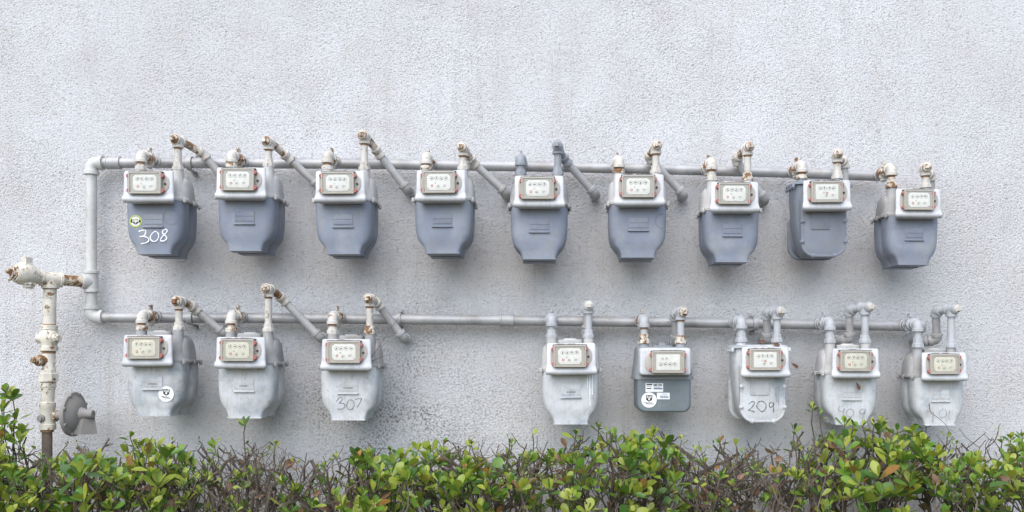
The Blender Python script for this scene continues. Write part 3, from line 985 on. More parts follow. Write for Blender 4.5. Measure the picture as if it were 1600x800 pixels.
# upper row ---------------------------------------------------------------
UPPER = [
    (230.5, 315, 'blue-grey gas meter with white painted number 308 and a round lime sticker', 'A'),
    (376.5, 310, 'blue-grey gas meter in the upper row, just past the one painted 308', 'A'),
    (530.8, 315, 'blue-grey gas meter in the upper row, third from the vertical header pipe', 'A'),
    (690.0, 314.5, 'blue-grey gas meter in the upper row above the gap without a lower meter', 'A'),
    (842.3, 323, 'blue-grey gas meter hanging from all-grey pipe fittings, middle of the upper row', 'A'),
    (1000.3, 320.5, 'blue-grey gas meter in the upper row, directly above the small slate-grey meter', 'A'),
    (1149.0, 330.5, 'blue-grey gas meter between the bolted grey meter and the one above the small meter', 'A'),
    (1294.0, 327, 'grey gas meter with a bolted round-cornered front cover in the upper row', 'B'),
    (1437.0, 339, 'blue-grey gas meter with weathered grey top, last of the upper row', 'A'),
]
LOWER = [
    (232.0, 573, 'worn white gas meter with a round white shield sticker, first of the lower row', 'A'),
    (376.0, 576, 'white gas meter between the shield-sticker meter and the one scrawled 307', 'A'),
    (539.3, 579.5, 'white gas meter with 307 scrawled in thin black lines and dry twigs caught beside', 'A'),
    (892.0, 586, 'white gas meter with drip streaks, alone after the long bare pipe', 'A'),
    (1040.7, 586.6, 'small slate-grey gas meter with labels, barcode and round white shield sticker', 'C'),
    (1196.7, 590.5, 'white gas meter with bolted front cover and scrawled number 209', 'B'),
    (1338.8, 591, 'white gas meter with scrawled number 409 and a dry leaf on its front', 'A'),
    (1479.0, 596, 'white gas meter with a faint scrawl, last of the lower row', 'A'),
]
up_m, lo_m = [], []
for i, (u, vb, lab, kind) in enumerate(UPPER):
    if kind == 'B':
        up_m.append(bolted_meter(u, vb, lab, 'bolted_grey', 'box_white', i + 1))
    else:
        case = {0: 'case_cream', 8: 'case_grey', 4: 'case_grey'}.get(i, 'case_cream')
        up_m.append(lobed_meter(u, vb, lab, 'bluegrey', case, 'box_white', i + 1))
for i, (u, vb, lab, kind) in enumerate(LOWER):
    if kind == 'B':
        lo_m.append(bolted_meter(u, vb, lab, 'white_body', 'box_white', i + 31))
    elif kind == 'C':
        lo_m.append(small_meter(u, vb, lab, i + 31))
    else:
        worn = i in (0, 1, 2)
        lo_m.append(lobed_meter(u, vb, lab, 'white_body_worn' if i == 0 else 'white_body', 'case_grey' if i in (0, 1, 2, 7) else 'case_cream', 'box_worn' if worn else 'box_white', i + 31, 'dial_plate' if i in (2, 3) else 'dial_plate_dull'))

# writing on the meters
m0 = up_m[0]
lime_sticker(m0, 211.0, 345.5, 0.0172)
digits(m0, [
    [[(215.5, 361.5), (219, 360), (225.5, 359.5), (226.5, 362), (225, 367), (222, 369), (217, 369.5)], [(222, 369), (228, 370.5), (231.5, 373.5), (230.5, 377), (226, 379.5), (219, 380.5)]],
    [[(239.5, 362), (236, 365), (233.5, 370), (234.5, 374.5), (239, 377), (243.5, 375.5), (246.5, 370), (246, 365), (242.5, 361.5), (239.5, 362)]],
    [[(259, 358.5), (256, 358), (252.5, 361), (253, 364.5), (257, 368), (259, 372), (256, 375.5), (251, 376.5), (249.5, 374), (252.5, 369.5), (257, 365), (260, 361), (259, 358.5)]],
], 0.0030, 'white_mark')
mb = MB(); x, z = loc_of(m0, 265.5, 339, -0.0762); disc(mb, x, z, -0.0762, 0.0222, 0.0214, 32)
o = bpy.data.objects.new('sticker_outline', mb.mesh('sticker_outline', 'ink_grey')); COL.objects.link(o); o.parent = m0
mb = MB(); x, z = loc_of(up_m[5], 1036, 345, -0.0750); disc(mb, x, z, -0.0764, 0.0210, 0.0200, 32, 80, 285)
o = bpy.data.objects.new('sticker_outline', mb.mesh('sticker_outline', 'ink_grey')); COL.objects.link(o); o.parent = up_m[5]
white_sticker(lo_m[0], 260.5, 616, 0.0225, R(-8))
for i, s in ((0, '-5703841-'), (1, '-5703891-'), (2, '\u00b79107009\u00b7'), (3, '8100500')):
    serial(lo_m[i], s, 'ink_grey')
digits(lo_m[2], [
    [[(524.5, 628), (528, 623.5), (532, 621), (534, 624), (531, 628.5), (528.5, 630)], [(528.5, 630), (534, 630), (538, 632), (537.5, 636.5), (532, 639.5), (526.5, 639)]],
    [[(546, 624.5), (542, 629), (541, 635), (544, 639.5), (549, 639), (552.5, 633.5), (551.5, 627), (547, 624.5)]],
    [[(553.5, 624), (560, 623), (564, 623.5), (561, 630), (557, 636.5)]],
], 0.0013, 'black_mark', 'scrawled_digit')
digits(lo_m[5], [
    [[(1169.5, 632), (1174, 628), (1178.5, 628), (1177.5, 633), (1172, 639), (1169, 641.5), (1174, 642), (1179, 644)]],
    [[(1185, 628), (1191, 627), (1196.5, 632), (1196, 638), (1191, 643.5), (1185.5, 640), (1182, 634.5), (1185, 628)]],
    [[(1208, 630), (1204, 629), (1201.5, 632.5), (1204, 637), (1207.5, 634), (1208.5, 629), (1208.5, 637), (1208, 644.5)]],
], 0.0017, 'black_mark', 'scrawled_digit')
digits(lo_m[6], [
    [[(1313, 634), (1311, 640), (1316, 642.5), (1319, 642)], [(1320.5, 637), (1318.5, 644), (1318, 648)]],
    [[(1327, 639), (1323.5, 644), (1325, 650), (1330, 651), (1334.5, 647), (1334, 641), (1329.5, 638.5), (1327, 639)]],
    [[(1352, 639), (1347, 639), (1344, 643), (1347.5, 646.5), (1351.5, 643), (1353, 639), (1351.5, 646), (1347.5, 654)]],
], 0.0013, 'faint_mark', 'scrawled_digit')
digits(lo_m[7], [
    [[(1447, 633.5), (1452, 633), (1448.5, 637), (1452.5, 638.5)], [(1447, 642), (1452, 642)]],
    [[(1458.5, 643), (1458, 652), (1457, 660)]],
    [[(1474, 639), (1469, 643), (1467.5, 649), (1471, 653), (1477, 651), (1479, 645), (1476, 639.5)]],
    [[(1484, 641), (1482.5, 650), (1483, 657)]],
], 0.0012, 'faint_mark', 'scrawled_digit')
# drip streaks on the lone white meter
for k, (u, v0, v1) in enumerate(((921, 586, 634), (925, 586, 617), (917.5, 586, 606))):
    mb = MB(); y = -0.0765
    a, b2 = loc_of(lo_m[3], u, v0, y), loc_of(lo_m[3], u, v1, y)
    stroke(mb, [(a[0] + 0.0006 * math.sin(j * 1.7), a[1] + (b2[1] - a[1]) * j / 8) for j in range(9)], 0.0026, y)
    o = bpy.data.objects.new('drip_streak', mb.mesh('drip_streak', 'white_mark')); COL.objects.link(o); o.parent = lo_m[3]
for k, (u, v0, v1) in enumerate(((1211, 606, 622), (1213.5, 606, 628), (1216.5, 604, 634))):
    mb = MB(); y = -0.0766
    a, b2 = loc_of(lo_m[5], u, v0, y), loc_of(lo_m[5], u, v1, y)
    stroke(mb, [(a[0], a[1] + (b2[1] - a[1]) * j / 6) for j in range(7)], 0.0018, y)
    o = bpy.data.objects.new('drip_streak', mb.mesh('drip_streak', 'fit_grey')); COL.objects.link(o); o.parent = lo_m[5]


# ------------------------------------------------------------------ connections: inlets and outlets
def which(i, upper):
    up = ['the meter painted 308', 'the second upper meter', 'the third upper meter', 'the upper meter over the lower gap', 'the middle upper meter', 'the upper meter above the slate one', 'the upper meter before the bolted one', 'the bolted grey meter', 'the last upper meter']
    lo = ['the shield-sticker meter', 'the second lower meter', 'the meter scrawled 307', 'the lone drip-streaked meter', 'the small slate meter', 'the bolted meter scrawled 209', 'the meter scrawled 409', 'the last lower meter']
    return (up if upper else lo)[i]


def inlet(m, line, i, upper, mat, rusty):
    k = m.scale[0]; x = m.location.x - SPX * k; zt = m.location.z + k * (0.090 if not (not upper and i == 4) else 0.098)
    zh = header_z(line, x) + 0.002
    adj = 'grey' if mat == 'fit_grey' else ('rust-flecked white' if rusty else 'pale grey-white')
    r = empty('inlet_fitting', (x, YS, zt), f'{adj} elbow and shut-off valve feeding {which(i, upper)}', 'pipe fitting', 'inlet fittings between header and meters')
    H = Vector((x, YH, zh)); E = Vector((x, YS, zh))
    th = 'thread' if rusty else mat
    mb = MB(); mb.lathe(H + YV * 0.006, (0, -1, 0), [(0, 0.0185), (0.014, 0.0200), (0.026, 0.0200), (0.027, 0.0165), (0.034, 0.0165)], 14)
    mb.build('saddle_tee', 'pipe', r)
    mb = MB(); mb.lathe(H - YV * 0.028, (0, -1, 0), [(0, 0.0165), (0.004, 0.0185), (0.010, 0.0185), (0.012, 0.0155), (0.030, 0.0150), (0.032, 0.0175), (0.040, 0.0175), (0.042, 0.014)], 8)
    vb = mb.build('valve_body', 'fit_rust' if rusty and mat != 'fit_grey' else mat, r)
    c = H - YV * 0.048
    MB().lathe(c - ZV * 0.030, (0, 0, 1), [(0, 0.006), (0.004, 0.006), (0.004, 0.011), (0.010, 0.011), (0.012, 0.0135), (0.046, 0.0120), (0.048, 0.006), (0.054, 0.006)], 10).build('valve_stem', mat, vb)
    MB().box((c.x, c.y, c.z + 0.028), (0.006, 0.020, 0.012), 0.001).build('valve_wing', 'fit_rust' if rusty else mat, vb)
    MB().tube([H - YV * 0.066, E + YV * 0.016], 0.0112, 12).build('nipple', 'fit_rust' if rusty else mat, r)
    elbow(MB(), E, YV, -ZV, 0.0148, 0.0225).build('elbow', mat, r)
    zb = zh - 0.0225
    MB().tube([(x, YS, zb + 0.004), (x, YS, zt + 0.006)], 0.0108, 12).build('nipple', mat, r)
    MB().lathe((x, YS, zb - 0.0062), (0, 0, 1), [(0, 0.0112), (0.006, 0.0118)], 12).build('thread', th, r)
    top = min(zb - 0.010, zt + 0.032)
    MB().lathe((x, YS, zt + 0.0005), (0, 0, 1), [(0, 0.0135), (0.002, 0.0135), (0.003, 0.0178), (0.014, 0.0178), (0.0155, 0.0140), (top - zt - 0.001, 0.0136), (top - zt, 0.0115)], 8).build('swivel_nut', 'fit_rust' if rusty and rnd.random() < 0.5 else mat, r)
    return r


def outlet(m, i, upper, tee_v, knee, end, mat, rusty, extra=None, plug_mat=None):
    k = m.scale[0]; x = m.location.x + SPX * k; zt = m.location.z + k * (0.090 if not (not upper and i == 4) else 0.098)
    T = Vector((x, YS, P(0, tee_v, YS).z))
    adj = 'grey' if mat == 'fit_grey' else ('rust-flecked white' if rusty else 'pale grey-white')
    r = empty('outlet_pipe', (x, YS, zt), f'{adj} riser, plugged tee and pipe leaving {which(i, upper)}', 'pipe', 'outlet pipes between meters and wall')
    th = 'thread' if rusty else mat
    MB().lathe((x, YS, zt + 0.0005), (0, 0, 1), [(0, 0.0135), (0.002, 0.0135), (0.003, 0.0178), (0.013, 0.0178), (0.0145, 0.0142), (0.026, 0.0138), (0.027, 0.0115)], 8).build('swivel_nut', 'fit_rust' if rusty and rnd.random() < 0.4 else mat, r)
    MB().tube([(x, YS, zt + 0.008), (x, YS, T.z - 0.016)], 0.0106, 14).build('riser', mat, r)
    K = P(*knee); E = P(*end)
    dk = unit(K - T); dk_h = unit(Vector((dk.x, dk.y, 0)))
    side_on = not upper and i >= 4
    kv = dk if side_on else unit(Vector((dk_h.x * 0.32, 0.9, 0)))
    dk_h = dk_h if side_on else kv
    te = MB()
    collar_tube(te, T - dk_h * 0.018, T + dk_h * 0.018, 0.0138, 0.0162, 0.006)
    te.lathe(T, (0, 0, -1), [(0, 0.0136), (0.014, 0.0138), (0.0145, 0.0162), (0.0225, 0.0162), (0.0230, 0.0148)], 14)
    te.build('tee', mat, r)
    MB().lathe(T - ZV * 0.0282, (0, 0, 1), [(0, 0.0110), (0.0056, 0.0116)], 12).build('thread', th, r)
    pm = plug_mat or ('fit_rust' if rusty else mat)
    pl = MB(); pl.lathe(T - dk_h * 0.0175, -dk_h, [(0, 0.0125), (0.005, 0.0125), (0.006, 0.0108)], 16)
    pl.lathe(T - dk_h * 0.0230, -dk_h, [(0, 0.0088), (0.011, 0.0086), (0.012, 0.0074)], 4, R(45))
    pl.build('plug', pm, r)
    MB().lathe(T - dk_h * 0.0172, -dk_h, [(0, 0.0140), (0.0022, 0.0138)], 16).build('plug_thread', th, r)
    MB().tube([T + dk_h * 0.012, K] if side_on else [T + dk_h * 0.010] + bez(T + dk_h * 0.018, T + dk_h * 0.036, K, 8), 0.0112, 12).build('nipple', 'fit_rust' if rusty else mat, r)
    de = unit(E - K)
    elbow(MB(), K, -dk if side_on else -unit(K - T - dk_h * 0.036), de, 0.0142, 0.0165).build('elbow', mat if rusty else mat, r)
    pm2 = 'pipe_light' if mat != 'fit_grey' else 'pipe'
    MB().tube([K + de * 0.010, E - de * 0.006], 0.0118, 14).build('outlet_run', pm2, r)
    if extra:
        X = P(*extra); dx = unit(X - E)
        elbow(MB(), E, -de, dx, 0.0145, 0.020).build('elbow', pm2, r)
        MB().tube([E + dx * 0.012, X], 0.0118, 12).build('nipple', pm2, r)
        q = X
        elbow(MB(), X, -dx, YV, 0.0145, 0.020).build('elbow', pm2, r)
    else:
        q = E
        elbow(MB(), E, -de, YV, 0.0148, 0.023).build('elbow', pm2, r)
    MB().tube([q + YV * 0.012, (q.x, 0.012, q.z)], 0.0118, 12).build('wall_nipple', pm2, r)
    return r


OUT_U = [
    (219, (318, 241, -0.092), (353, 284, -0.064)), (222, (450, 246, -0.092), (498, 291, -0.062)), (213, (591, 239, -0.096), (637, 297, -0.060)),
    (232, (739, 254, -0.095), (791, 302, -0.060)), (229, (883, 251, -0.098), (930, 303, -0.060)), (229, (1013, 246, -0.094), (1068, 304, -0.060)),
    (231, (1149, 249, -0.094), (1195, 312, -0.060)), (242, (1319, 254, -0.096), (1320.5, 300, -0.086)), (263, (1454, 273, -0.096), (1455, 312, -0.080)),
]
OUT_L = [
    (471, (304, 482, -0.094), (350, 521, -0.062), None), (452, (442, 468, -0.096), (500, 527, -0.060), None), (467, (590, 475, -0.098), (631, 528, -0.060), None),
    (478, (917.5, 481.5, -0.085), (917, 520, -0.080), None), (488, (1054, 491, -0.115), (1057, 535, -0.085), None), (487, (1197.5, 489, -0.120), (1199.5, 531, -0.090), None),
    (480, (1327, 484.5, -0.118), (1327.5, 530, -0.095), (1311, 531.5, -0.070)), (483, (1462, 486, -0.118), (1464, 531, -0.095), (1440, 534, -0.070)),
]
for i, m in enumerate(up_m):
    mat, rusty = ('fit_grey', False) if i == 4 else ('fit_white', True)
    inlet(m, UP, i, True, mat, rusty)
    tv, k, e = OUT_U[i]
    outlet(m, i, True, tv, k, e, mat, rusty)
for i, m in enumerate(lo_m):
    mat, rusty = ('fit_white', True) if i in (0, 1, 2) else ('fit_clean', False)
    if i == 4: mat, rusty = 'fit_clean', True
    inlet(m, LO, i, False, mat, rusty)
    tv, k, e, ex = OUT_L[i]
    outlet(m, i, False, tv, k, e, mat, rusty, ex, 'fit_white' if not rusty else None)

# ------------------------------------------------------------------ supply riser, its top valve and the regulator
sv = empty('gas_supply_riser', P(73.5, 700, -0.135), 'cream-white rust-stained vertical supply pipe with valves beside the header loop', 'pipe')
YR = -0.135
T = P(78.5, 436, YR); V = P(42, 429, -0.185); Hm = P(143, 441, YH)
d1 = unit(Hm - T); d0 = unit(T - V)
def up_pt(v):
    return Vector((P(78.5 - (v - 440) * 0.021, v, YR).x, YR, P(0, v, YR).z))
te = MB(); collar_tube(te, T - d1 * 0.030, T + d1 * 0.034, 0.0205, 0.0230, 0.008, 16)
te.lathe(T, (0, 0, -1), [(0, 0.0205), (0.018, 0.0205), (0.019, 0.0245), (0.028, 0.0245), (0.029, 0.022)], 16)
te.build('tee', 'supply', sv)
MB().tube([T + d1 * 0.030, Hm - d1 * 0.012], 0.0168, 16).build('rusty_branch', 'supply_rust', sv)
MB().lathe(Hm - d1 * 0.030, d1, [(0, 0.0215), (0.003, 0.0225), (0.010, 0.0225), (0.030, 0.019)], 16).build('collar', 'pipe_white', sv)
MB().tube([T - d1 * 0.024, V + d0 * 0.03], 0.0168, 14).build('nipple', 'supply_rust', sv)
# plug valve at the end of the tee
pv = MB(); pv.lathe(V + d0 * 0.045, -d0, [(0, 0.0195), (0.010, 0.0215), (0.018, 0.0225), (0.030, 0.030), (0.050, 0.0335), (0.066, 0.0325), (0.076, 0.027)], 10)
pvo = pv.build('plug_valve', 'supply', sv)
MB().lathe(V - d0 * 0.028, -d0, [(0, 0.0245), (0.007, 0.0245), (0.008, 0.0195), (0.014, 0.0195)], 6).build('valve_nut', 'fit_rust', pvo)
MB().lathe(V - d0 * 0.040, -d0, [(0, 0.0115), (0.014, 0.0110), (0.016, 0.0095)], 4, R(30)).build('valve_square', 'supply_rust', pvo)
MB().lathe(V + ZV * 0.022, (0, 0, 1), [(0, 0.020), (0.010, 0.0175), (0.011, 0.0150), (0.028, 0.0150), (0.029, 0.0135)], 4, R(20)).build('valve_top', 'supply', pvo)
MB().lathe(V - ZV * 0.024 + XV * 0.006, (0, 0, -1), [(0, 0.021), (0.006, 0.021), (0.007, 0.0165), (0.013, 0.0165), (0.014, 0.0115), (0.018, 0.0115)], 8).build('valve_base', 'supply', pvo)
side = unit(Vector((-0.8, -0.2, -0.25)))
MB().lathe(V + side * 0.018, side, [(0, 0.016), (0.014, 0.0145), (0.022, 0.013), (0.0225, 0.0055), (0.034, 0.0055)], 8).build('side_bolt', 'fit_rust', pvo)

MB().tube([up_pt(446), up_pt(512)], 0.0182, 18).build('pipe', 'supply', sv)
def stack(v0, prof, mat, name, n=18):
    """prof: (photo row, radius) going down"""
    a = up_pt(v0)
    return MB().lathe(a, (0, 0, -1), [((v - v0) * (D + YR) / D / 500, r) for v, r in prof], n).build(name, mat, sv)
vb = stack(508, [(508, 0.0215), (508.5, 0.0235), (515, 0.0235), (516, 0.0215), (520, 0.026), (526, 0.0275), (533, 0.026), (538, 0.0225), (541, 0.0225), (542, 0.0245), (548, 0.0245), (549, 0.020)], 'supply', 'valve_body')
c = up_pt(528)
MB().lathe(c, (0.88, -0.42, 0.0), [(0.015, 0.019), (0.026, 0.0185), (0.028, 0.013), (0.036, 0.013), (0.037, 0.010), (0.046, 0.0095)], 8).build('valve_plug', 'supply', vb)
MB().lathe(c, (-0.95, -0.2, 0.0), [(0.015, 0.018), (0.028, 0.0165), (0.034, 0.013)], 10).build('valve_boss', 'supply', vb)
sb = stack(548, [(548, 0.0185), (575, 0.0182), (576, 0.0195), (578, 0.0195)], 'supply', 'side_tee')
c = up_pt(563)
MB().lathe(c, (-0.55, -0.83, 0.0), [(0.010, 0.0155), (0.026, 0.0155), (0.027, 0.0175), (0.034, 0.0175), (0.035, 0.012), (0.041, 0.012)], 10).build('side_nipple', 'supply_rust', sb)
MB().lathe(c + unit(Vector((-0.55, -0.83, 0))) * 0.041, (-0.55, -0.83, 0.0), [(0, 0.0085), (0.010, 0.008), (0.011, 0.006)], 6).build('rusty_nut', 'supply_rust', sb)
stack(577, [(577, 0.0175), (578, 0.0215), (583, 0.0225), (584, 0.0275), (596, 0.0275), (597, 0.022)], 'supply', 'union', 8)
stack(597, [(597, 0.0185), (597.6, 0.0225), (604, 0.0225), (605, 0.0205), (618, 0.0175), (630, 0.0165)], 'supply', 'reducer')
bo = stack(628, [(628, 0.0195), (629, 0.0225), (637, 0.0225), (638, 0.0212), (662, 0.0215), (663, 0.0235), (671, 0.0235), (672, 0.019)], 'supply', 'regulator_body')
c = up_pt(653)
MB().lathe(c, (-0.35, -0.94, 0.0), [(0.012, 0.0125), (0.024, 0.0125), (0.025, 0.0095), (0.030, 0.0095)], 10).build('bolt', 'regulator', bo)
a = up_pt(671)
MB().tube([a, (a.x, a.y, -0.15)], 0.0145, 14).build('ground_pipe', 'iron_pipe', sv)

for v, rr in ((449.5, 0.0190), (507.2, 0.0190), (549.6, 0.0192), (576.2, 0.0192), (598, 0.0215), (672.6, 0.0185)):
    stack(v - 0.8, [(v - 0.8, rr), (v + 2.4, rr * 1.01)], 'thread', 'thread')
rc = P(116, 647, YR - 0.005)
rg = empty('gas_regulator', rc, 'round grey cast-metal pressure regulator dish low beside the supply pipe', 'regulator')
ax = unit(Vector((0.995, -0.08, 0.0)))
dm = MB(); dm.lathe(rc - ax * 0.018, ax, [(0, 0.020), (0.006, 0.052), (0.010, 0.0655), (0.013, 0.0665), (0.019, 0.0665), (0.022, 0.0645), (0.0225, 0.0560), (0.024, 0.0540), (0.034, 0.040), (0.040, 0.026), (0.041, 0.002)], 32)
dish = dm.build('diaphragm_dish', 'regulator', rg)
MB().lathe(rc + ax * 0.016, ax, [(0, 0.024), (0.012, 0.0185), (0.026, 0.0135), (0.042, 0.0130), (0.044, 0.0110)], 16).build('vent_stub', 'regulator', rg)
lo = rc + ax * 0.026 - ZV * 0.020
MB().loft([[lo + Vector(p) + ax * s for p in ((0.012, 0.010, 0.012), (-0.012, -0.010, 0.012), (-0.018, -0.014, -0.040), (0.018, 0.014, -0.040))] for s in (-0.012, 0.020)]).build('spring_housing', 'regulator', rg)
e1 = ax.cross(ZV)
for k in range(8):
    a = 2 * math.pi * (k + 0.4) / 8
    p = rc + ax * 0.001 + (e1 * math.cos(a) + ZV * math.sin(a)) * 0.0615
    MB().lathe(p, ax, [(0, 0.0052), (0.0055, 0.0050), (0.007, 0.0035)], 6).build('bolt', 'regulator', dish)
bp = up_pt(650)
MB().tube([bp + XV * 0.014, rc - ax * 0.014], [0.0125, 0.0150], 12).build('neck', 'regulator', rg)
MB().lathe((bp + XV * 0.022), (1, -0.1, 0), [(0, 0.017), (0.008, 0.017)], 6).build('neck_flange', 'fit_rust', rg)

# ------------------------------------------------------------------ hedge
SEG = [0, 0.10, 0.24, 0.42, 0.60, 0.78, 0.92, 1.0]
WID = [0.020, 0.065, 0.135, 0.215, 0.268, 0.245, 0.140, 0.012]


def leaf_template(cup, bend, wid):
    vs, fs = [], []
    for t2, w2 in zip(SEG, WID):
        w2 *= wid
        zc = bend * (t2 * t2) * 0.5
        for s in (-1, 0, 1):
            vs.append((t2, s * w2, zc + (cup * w2 if s else 0) - 0.0))
    n = len(SEG)
    for i in range(n - 1):
        for s in (0, 1):
            a = i * 3 + s
            fs.append((a, a + 3, a + 4, a + 1))
    return vs, fs


LEAF_T = [leaf_template(c, b2, w2) for c, b2, w2 in ((0.30, -0.12, 1.0), (0.45, 0.18, 0.92), (0.18, -0.30, 1.1), (0.60, 0.05, 0.85), (0.25, 0.28, 1.18))]
LEAF_M = []
for vs, fs in LEAF_T:
    me = bpy.data.meshes.new('leaf'); me.from_pydata(vs, [], fs); me.materials.append(M['leaf'])
    me.polygons.foreach_set('use_smooth', [True] * len(fs)); LEAF_M.append(me)

hr = random.Random(23)


def leaf_color(kind):
    j = hr.random()
    if kind == 'young': c = (0.25 + 0.10 * j, 0.33 + 0.05 * j, 0.05)
    elif kind == 'red': c = (0.26 + 0.08 * j, 0.12 + 0.04 * j, 0.04)
    elif kind == 'dead': c = (0.20 + 0.10 * j, 0.10 + 0.05 * j, 0.06 + 0.04 * j)
    elif kind == 'old': c = (0.035 + 0.02 * j, 0.10 + 0.04 * j, 0.022)
    else: c = (0.095 + 0.085 * j, 0.225 + 0.075 * j, 0.03)
    return c


def whorl(pos, axis, size, n, out, young=0.3):
    """a rosette of leaves at a shoot tip: (matrix, template, colour)"""
    axis = unit(axis); a = XV if abs(axis.x) < 0.8 else YV
    u = unit(a - axis * a.dot(axis)); v = axis.cross(u)
    ph = hr.uniform(0, 6.28)
    for k in range(n):
        f = k / max(1, n - 1)                       # 0 = outer old leaf, 1 = inner
        az = ph + k * 2.4 + hr.uniform(-.25, .25)
        el = R(18 + 52 * f + hr.uniform(-12, 12))
        rad = u * math.cos(az) + v * math.sin(az)
        d = unit(rad * math.cos(el) + axis * math.sin(el))
        side2 = unit(axis.cross(rad)); nrm = unit(side2.cross(d)) * -1
        if nrm.dot(axis) < 0: nrm = -nrm
        side2 = nrm.cross(d)
        tw = hr.uniform(-.4, .4)
        side3 = side2 * math.cos(tw) + nrm * math.sin(tw); nrm3 = d.cross(side3)
        L = size * (1.0 - 0.38 * f) * hr.uniform(0.82, 1.15)
        mtx = Matrix(((d.x, side3.x, nrm3.x, 0), (d.y, side3.y, nrm3.y, 0), (d.z, side3.z, nrm3.z, 0), (0, 0, 0, 1)))
        p = pos - axis * (0.012 * (1 - f)) + d * 0.003
        q = hr.random()
        kind = 'young' if q < young * (0.35 + f) else ('old' if q > 0.82 else ('red' if q > 0.79 else 'mid'))
        out.append((p, mtx, L, hr.randrange(5), leaf_color(kind)))


def dead(pos, size, out):
    d = unit(Vector((hr.uniform(-1, 1), hr.uniform(-1, 0.4), hr.uniform(-.8, .5)))); a = unit(Vector((hr.uniform(-1, 1), hr.uniform(-1, 1), hr.uniform(-1, 1))))
    s = unit(d.cross(a)); n2 = d.cross(s)
    out.append((pos, Matrix(((d.x, s.x, n2.x, 0), (d.y, s.y, n2.y, 0), (d.z, s.z, n2.z, 0), (0, 0, 0, 1))), size, hr.randrange(5), leaf_color('dead')))


# how leafy the hedge is along the photo (rest is bare twigs), and how high its top stands
DENS = [(-100, 1), (40, .9), (70, .7), (105, .75), (120, 1), (300, .9), (335, .32), (425, .30), (445, .5), (470, .6), (520, .42), (560, .95), (780, .95), (805, .6), (850, .75), (880, 1), (1045, .95), (1075, .42), (1180, .36), (1240, .5), (1290, .8), (1330, 1), (1460, 1), (1480, .7), (1520, .8), (1545, 1), (1700, 1)]
TOP = [(-100, .955), (0, .96), (40, .925), (95, .91), (140, .925), (300, .91), (420, .90), (480, .885), (560, .90), (700, .92), (830, .925), (930, .945), (1020, .945), (1080, .905), (1200, .905), (1260, .94), (1330, .96), (1440, .962), (1490, .92), (1540, .93), (1600, .955), (1700, .955)]


def to_u(p):
    return 850 + p.x * 500 * D / (D + p.y)


def to_v(p):
    return 560 - (p.z - EYE) * 500 * D / (D + p.y)


SPRIGS = [(10, 608, -.22), (20, 616, -.2), (3, 634, -.22), (26, 646, -.2), (8, 656, -.24), (18, 668, -.2), (36, 668, -.2), (2, 680, -.25), (30, 684, -.24), (203, 676, -.22), (213, 690, -.2), (383, 656, -.30), (335, 690, -.2), (430, 690, -.25), (610, 700, -.2), (690, 700, -.25), (735, 690, -.18), (800, 688, -.2), (832, 672, -.2), (900, 674, -.25), (935, 662, -.15), (960, 676, -.2),
          (1020, 672, -.2), (1065, 682, -.2), (1125, 684, -.18), (1150, 690, -.2), (1241, 668, -.2), (1270, 632, -.28), (1281, 640, -.28), (1320, 656, -.28), (1333, 660, -.28), (1347, 660, -.28), (1366, 656, -.27), (1378, 654, -.27), (1385, 668, -.2), (1402, 668, -.25), (1425, 668, -.22), (1447, 660, -.18), (1480, 676, -.2), (1495, 690, -.2), (1566, 684, -.2), (1580, 680, -.22), (1597, 676, -.2)]
BOUNDS = [(-70, 95), (95, 300), (300, 440), (440, 640), (640, 835), (835, 1060), (1060, 1255), (1255, 1420), (1420, 1680)]
SH_LABEL = [
    'green hedge shrub rising under the rusty top valve of the supply pipe',
    'broad-leaved green shrub under the regulator and the shield-sticker meter',
    'small-leaved twiggy shrub under the second white meter of the lower row',
    'shrub with bare cut branches and bright leaves under the meter scrawled 307',
    'dense bright green shrub under the bare stretch of lower pipe',
    'full green shrub below the lone white meter and the small slate meter',
    'sparse shrub of bare grey twigs below the meter scrawled 209',
    'leafy shrub whose tall sprig reaches the meter scrawled 409',
    'thick glossy shrub below the last lower meter',
]


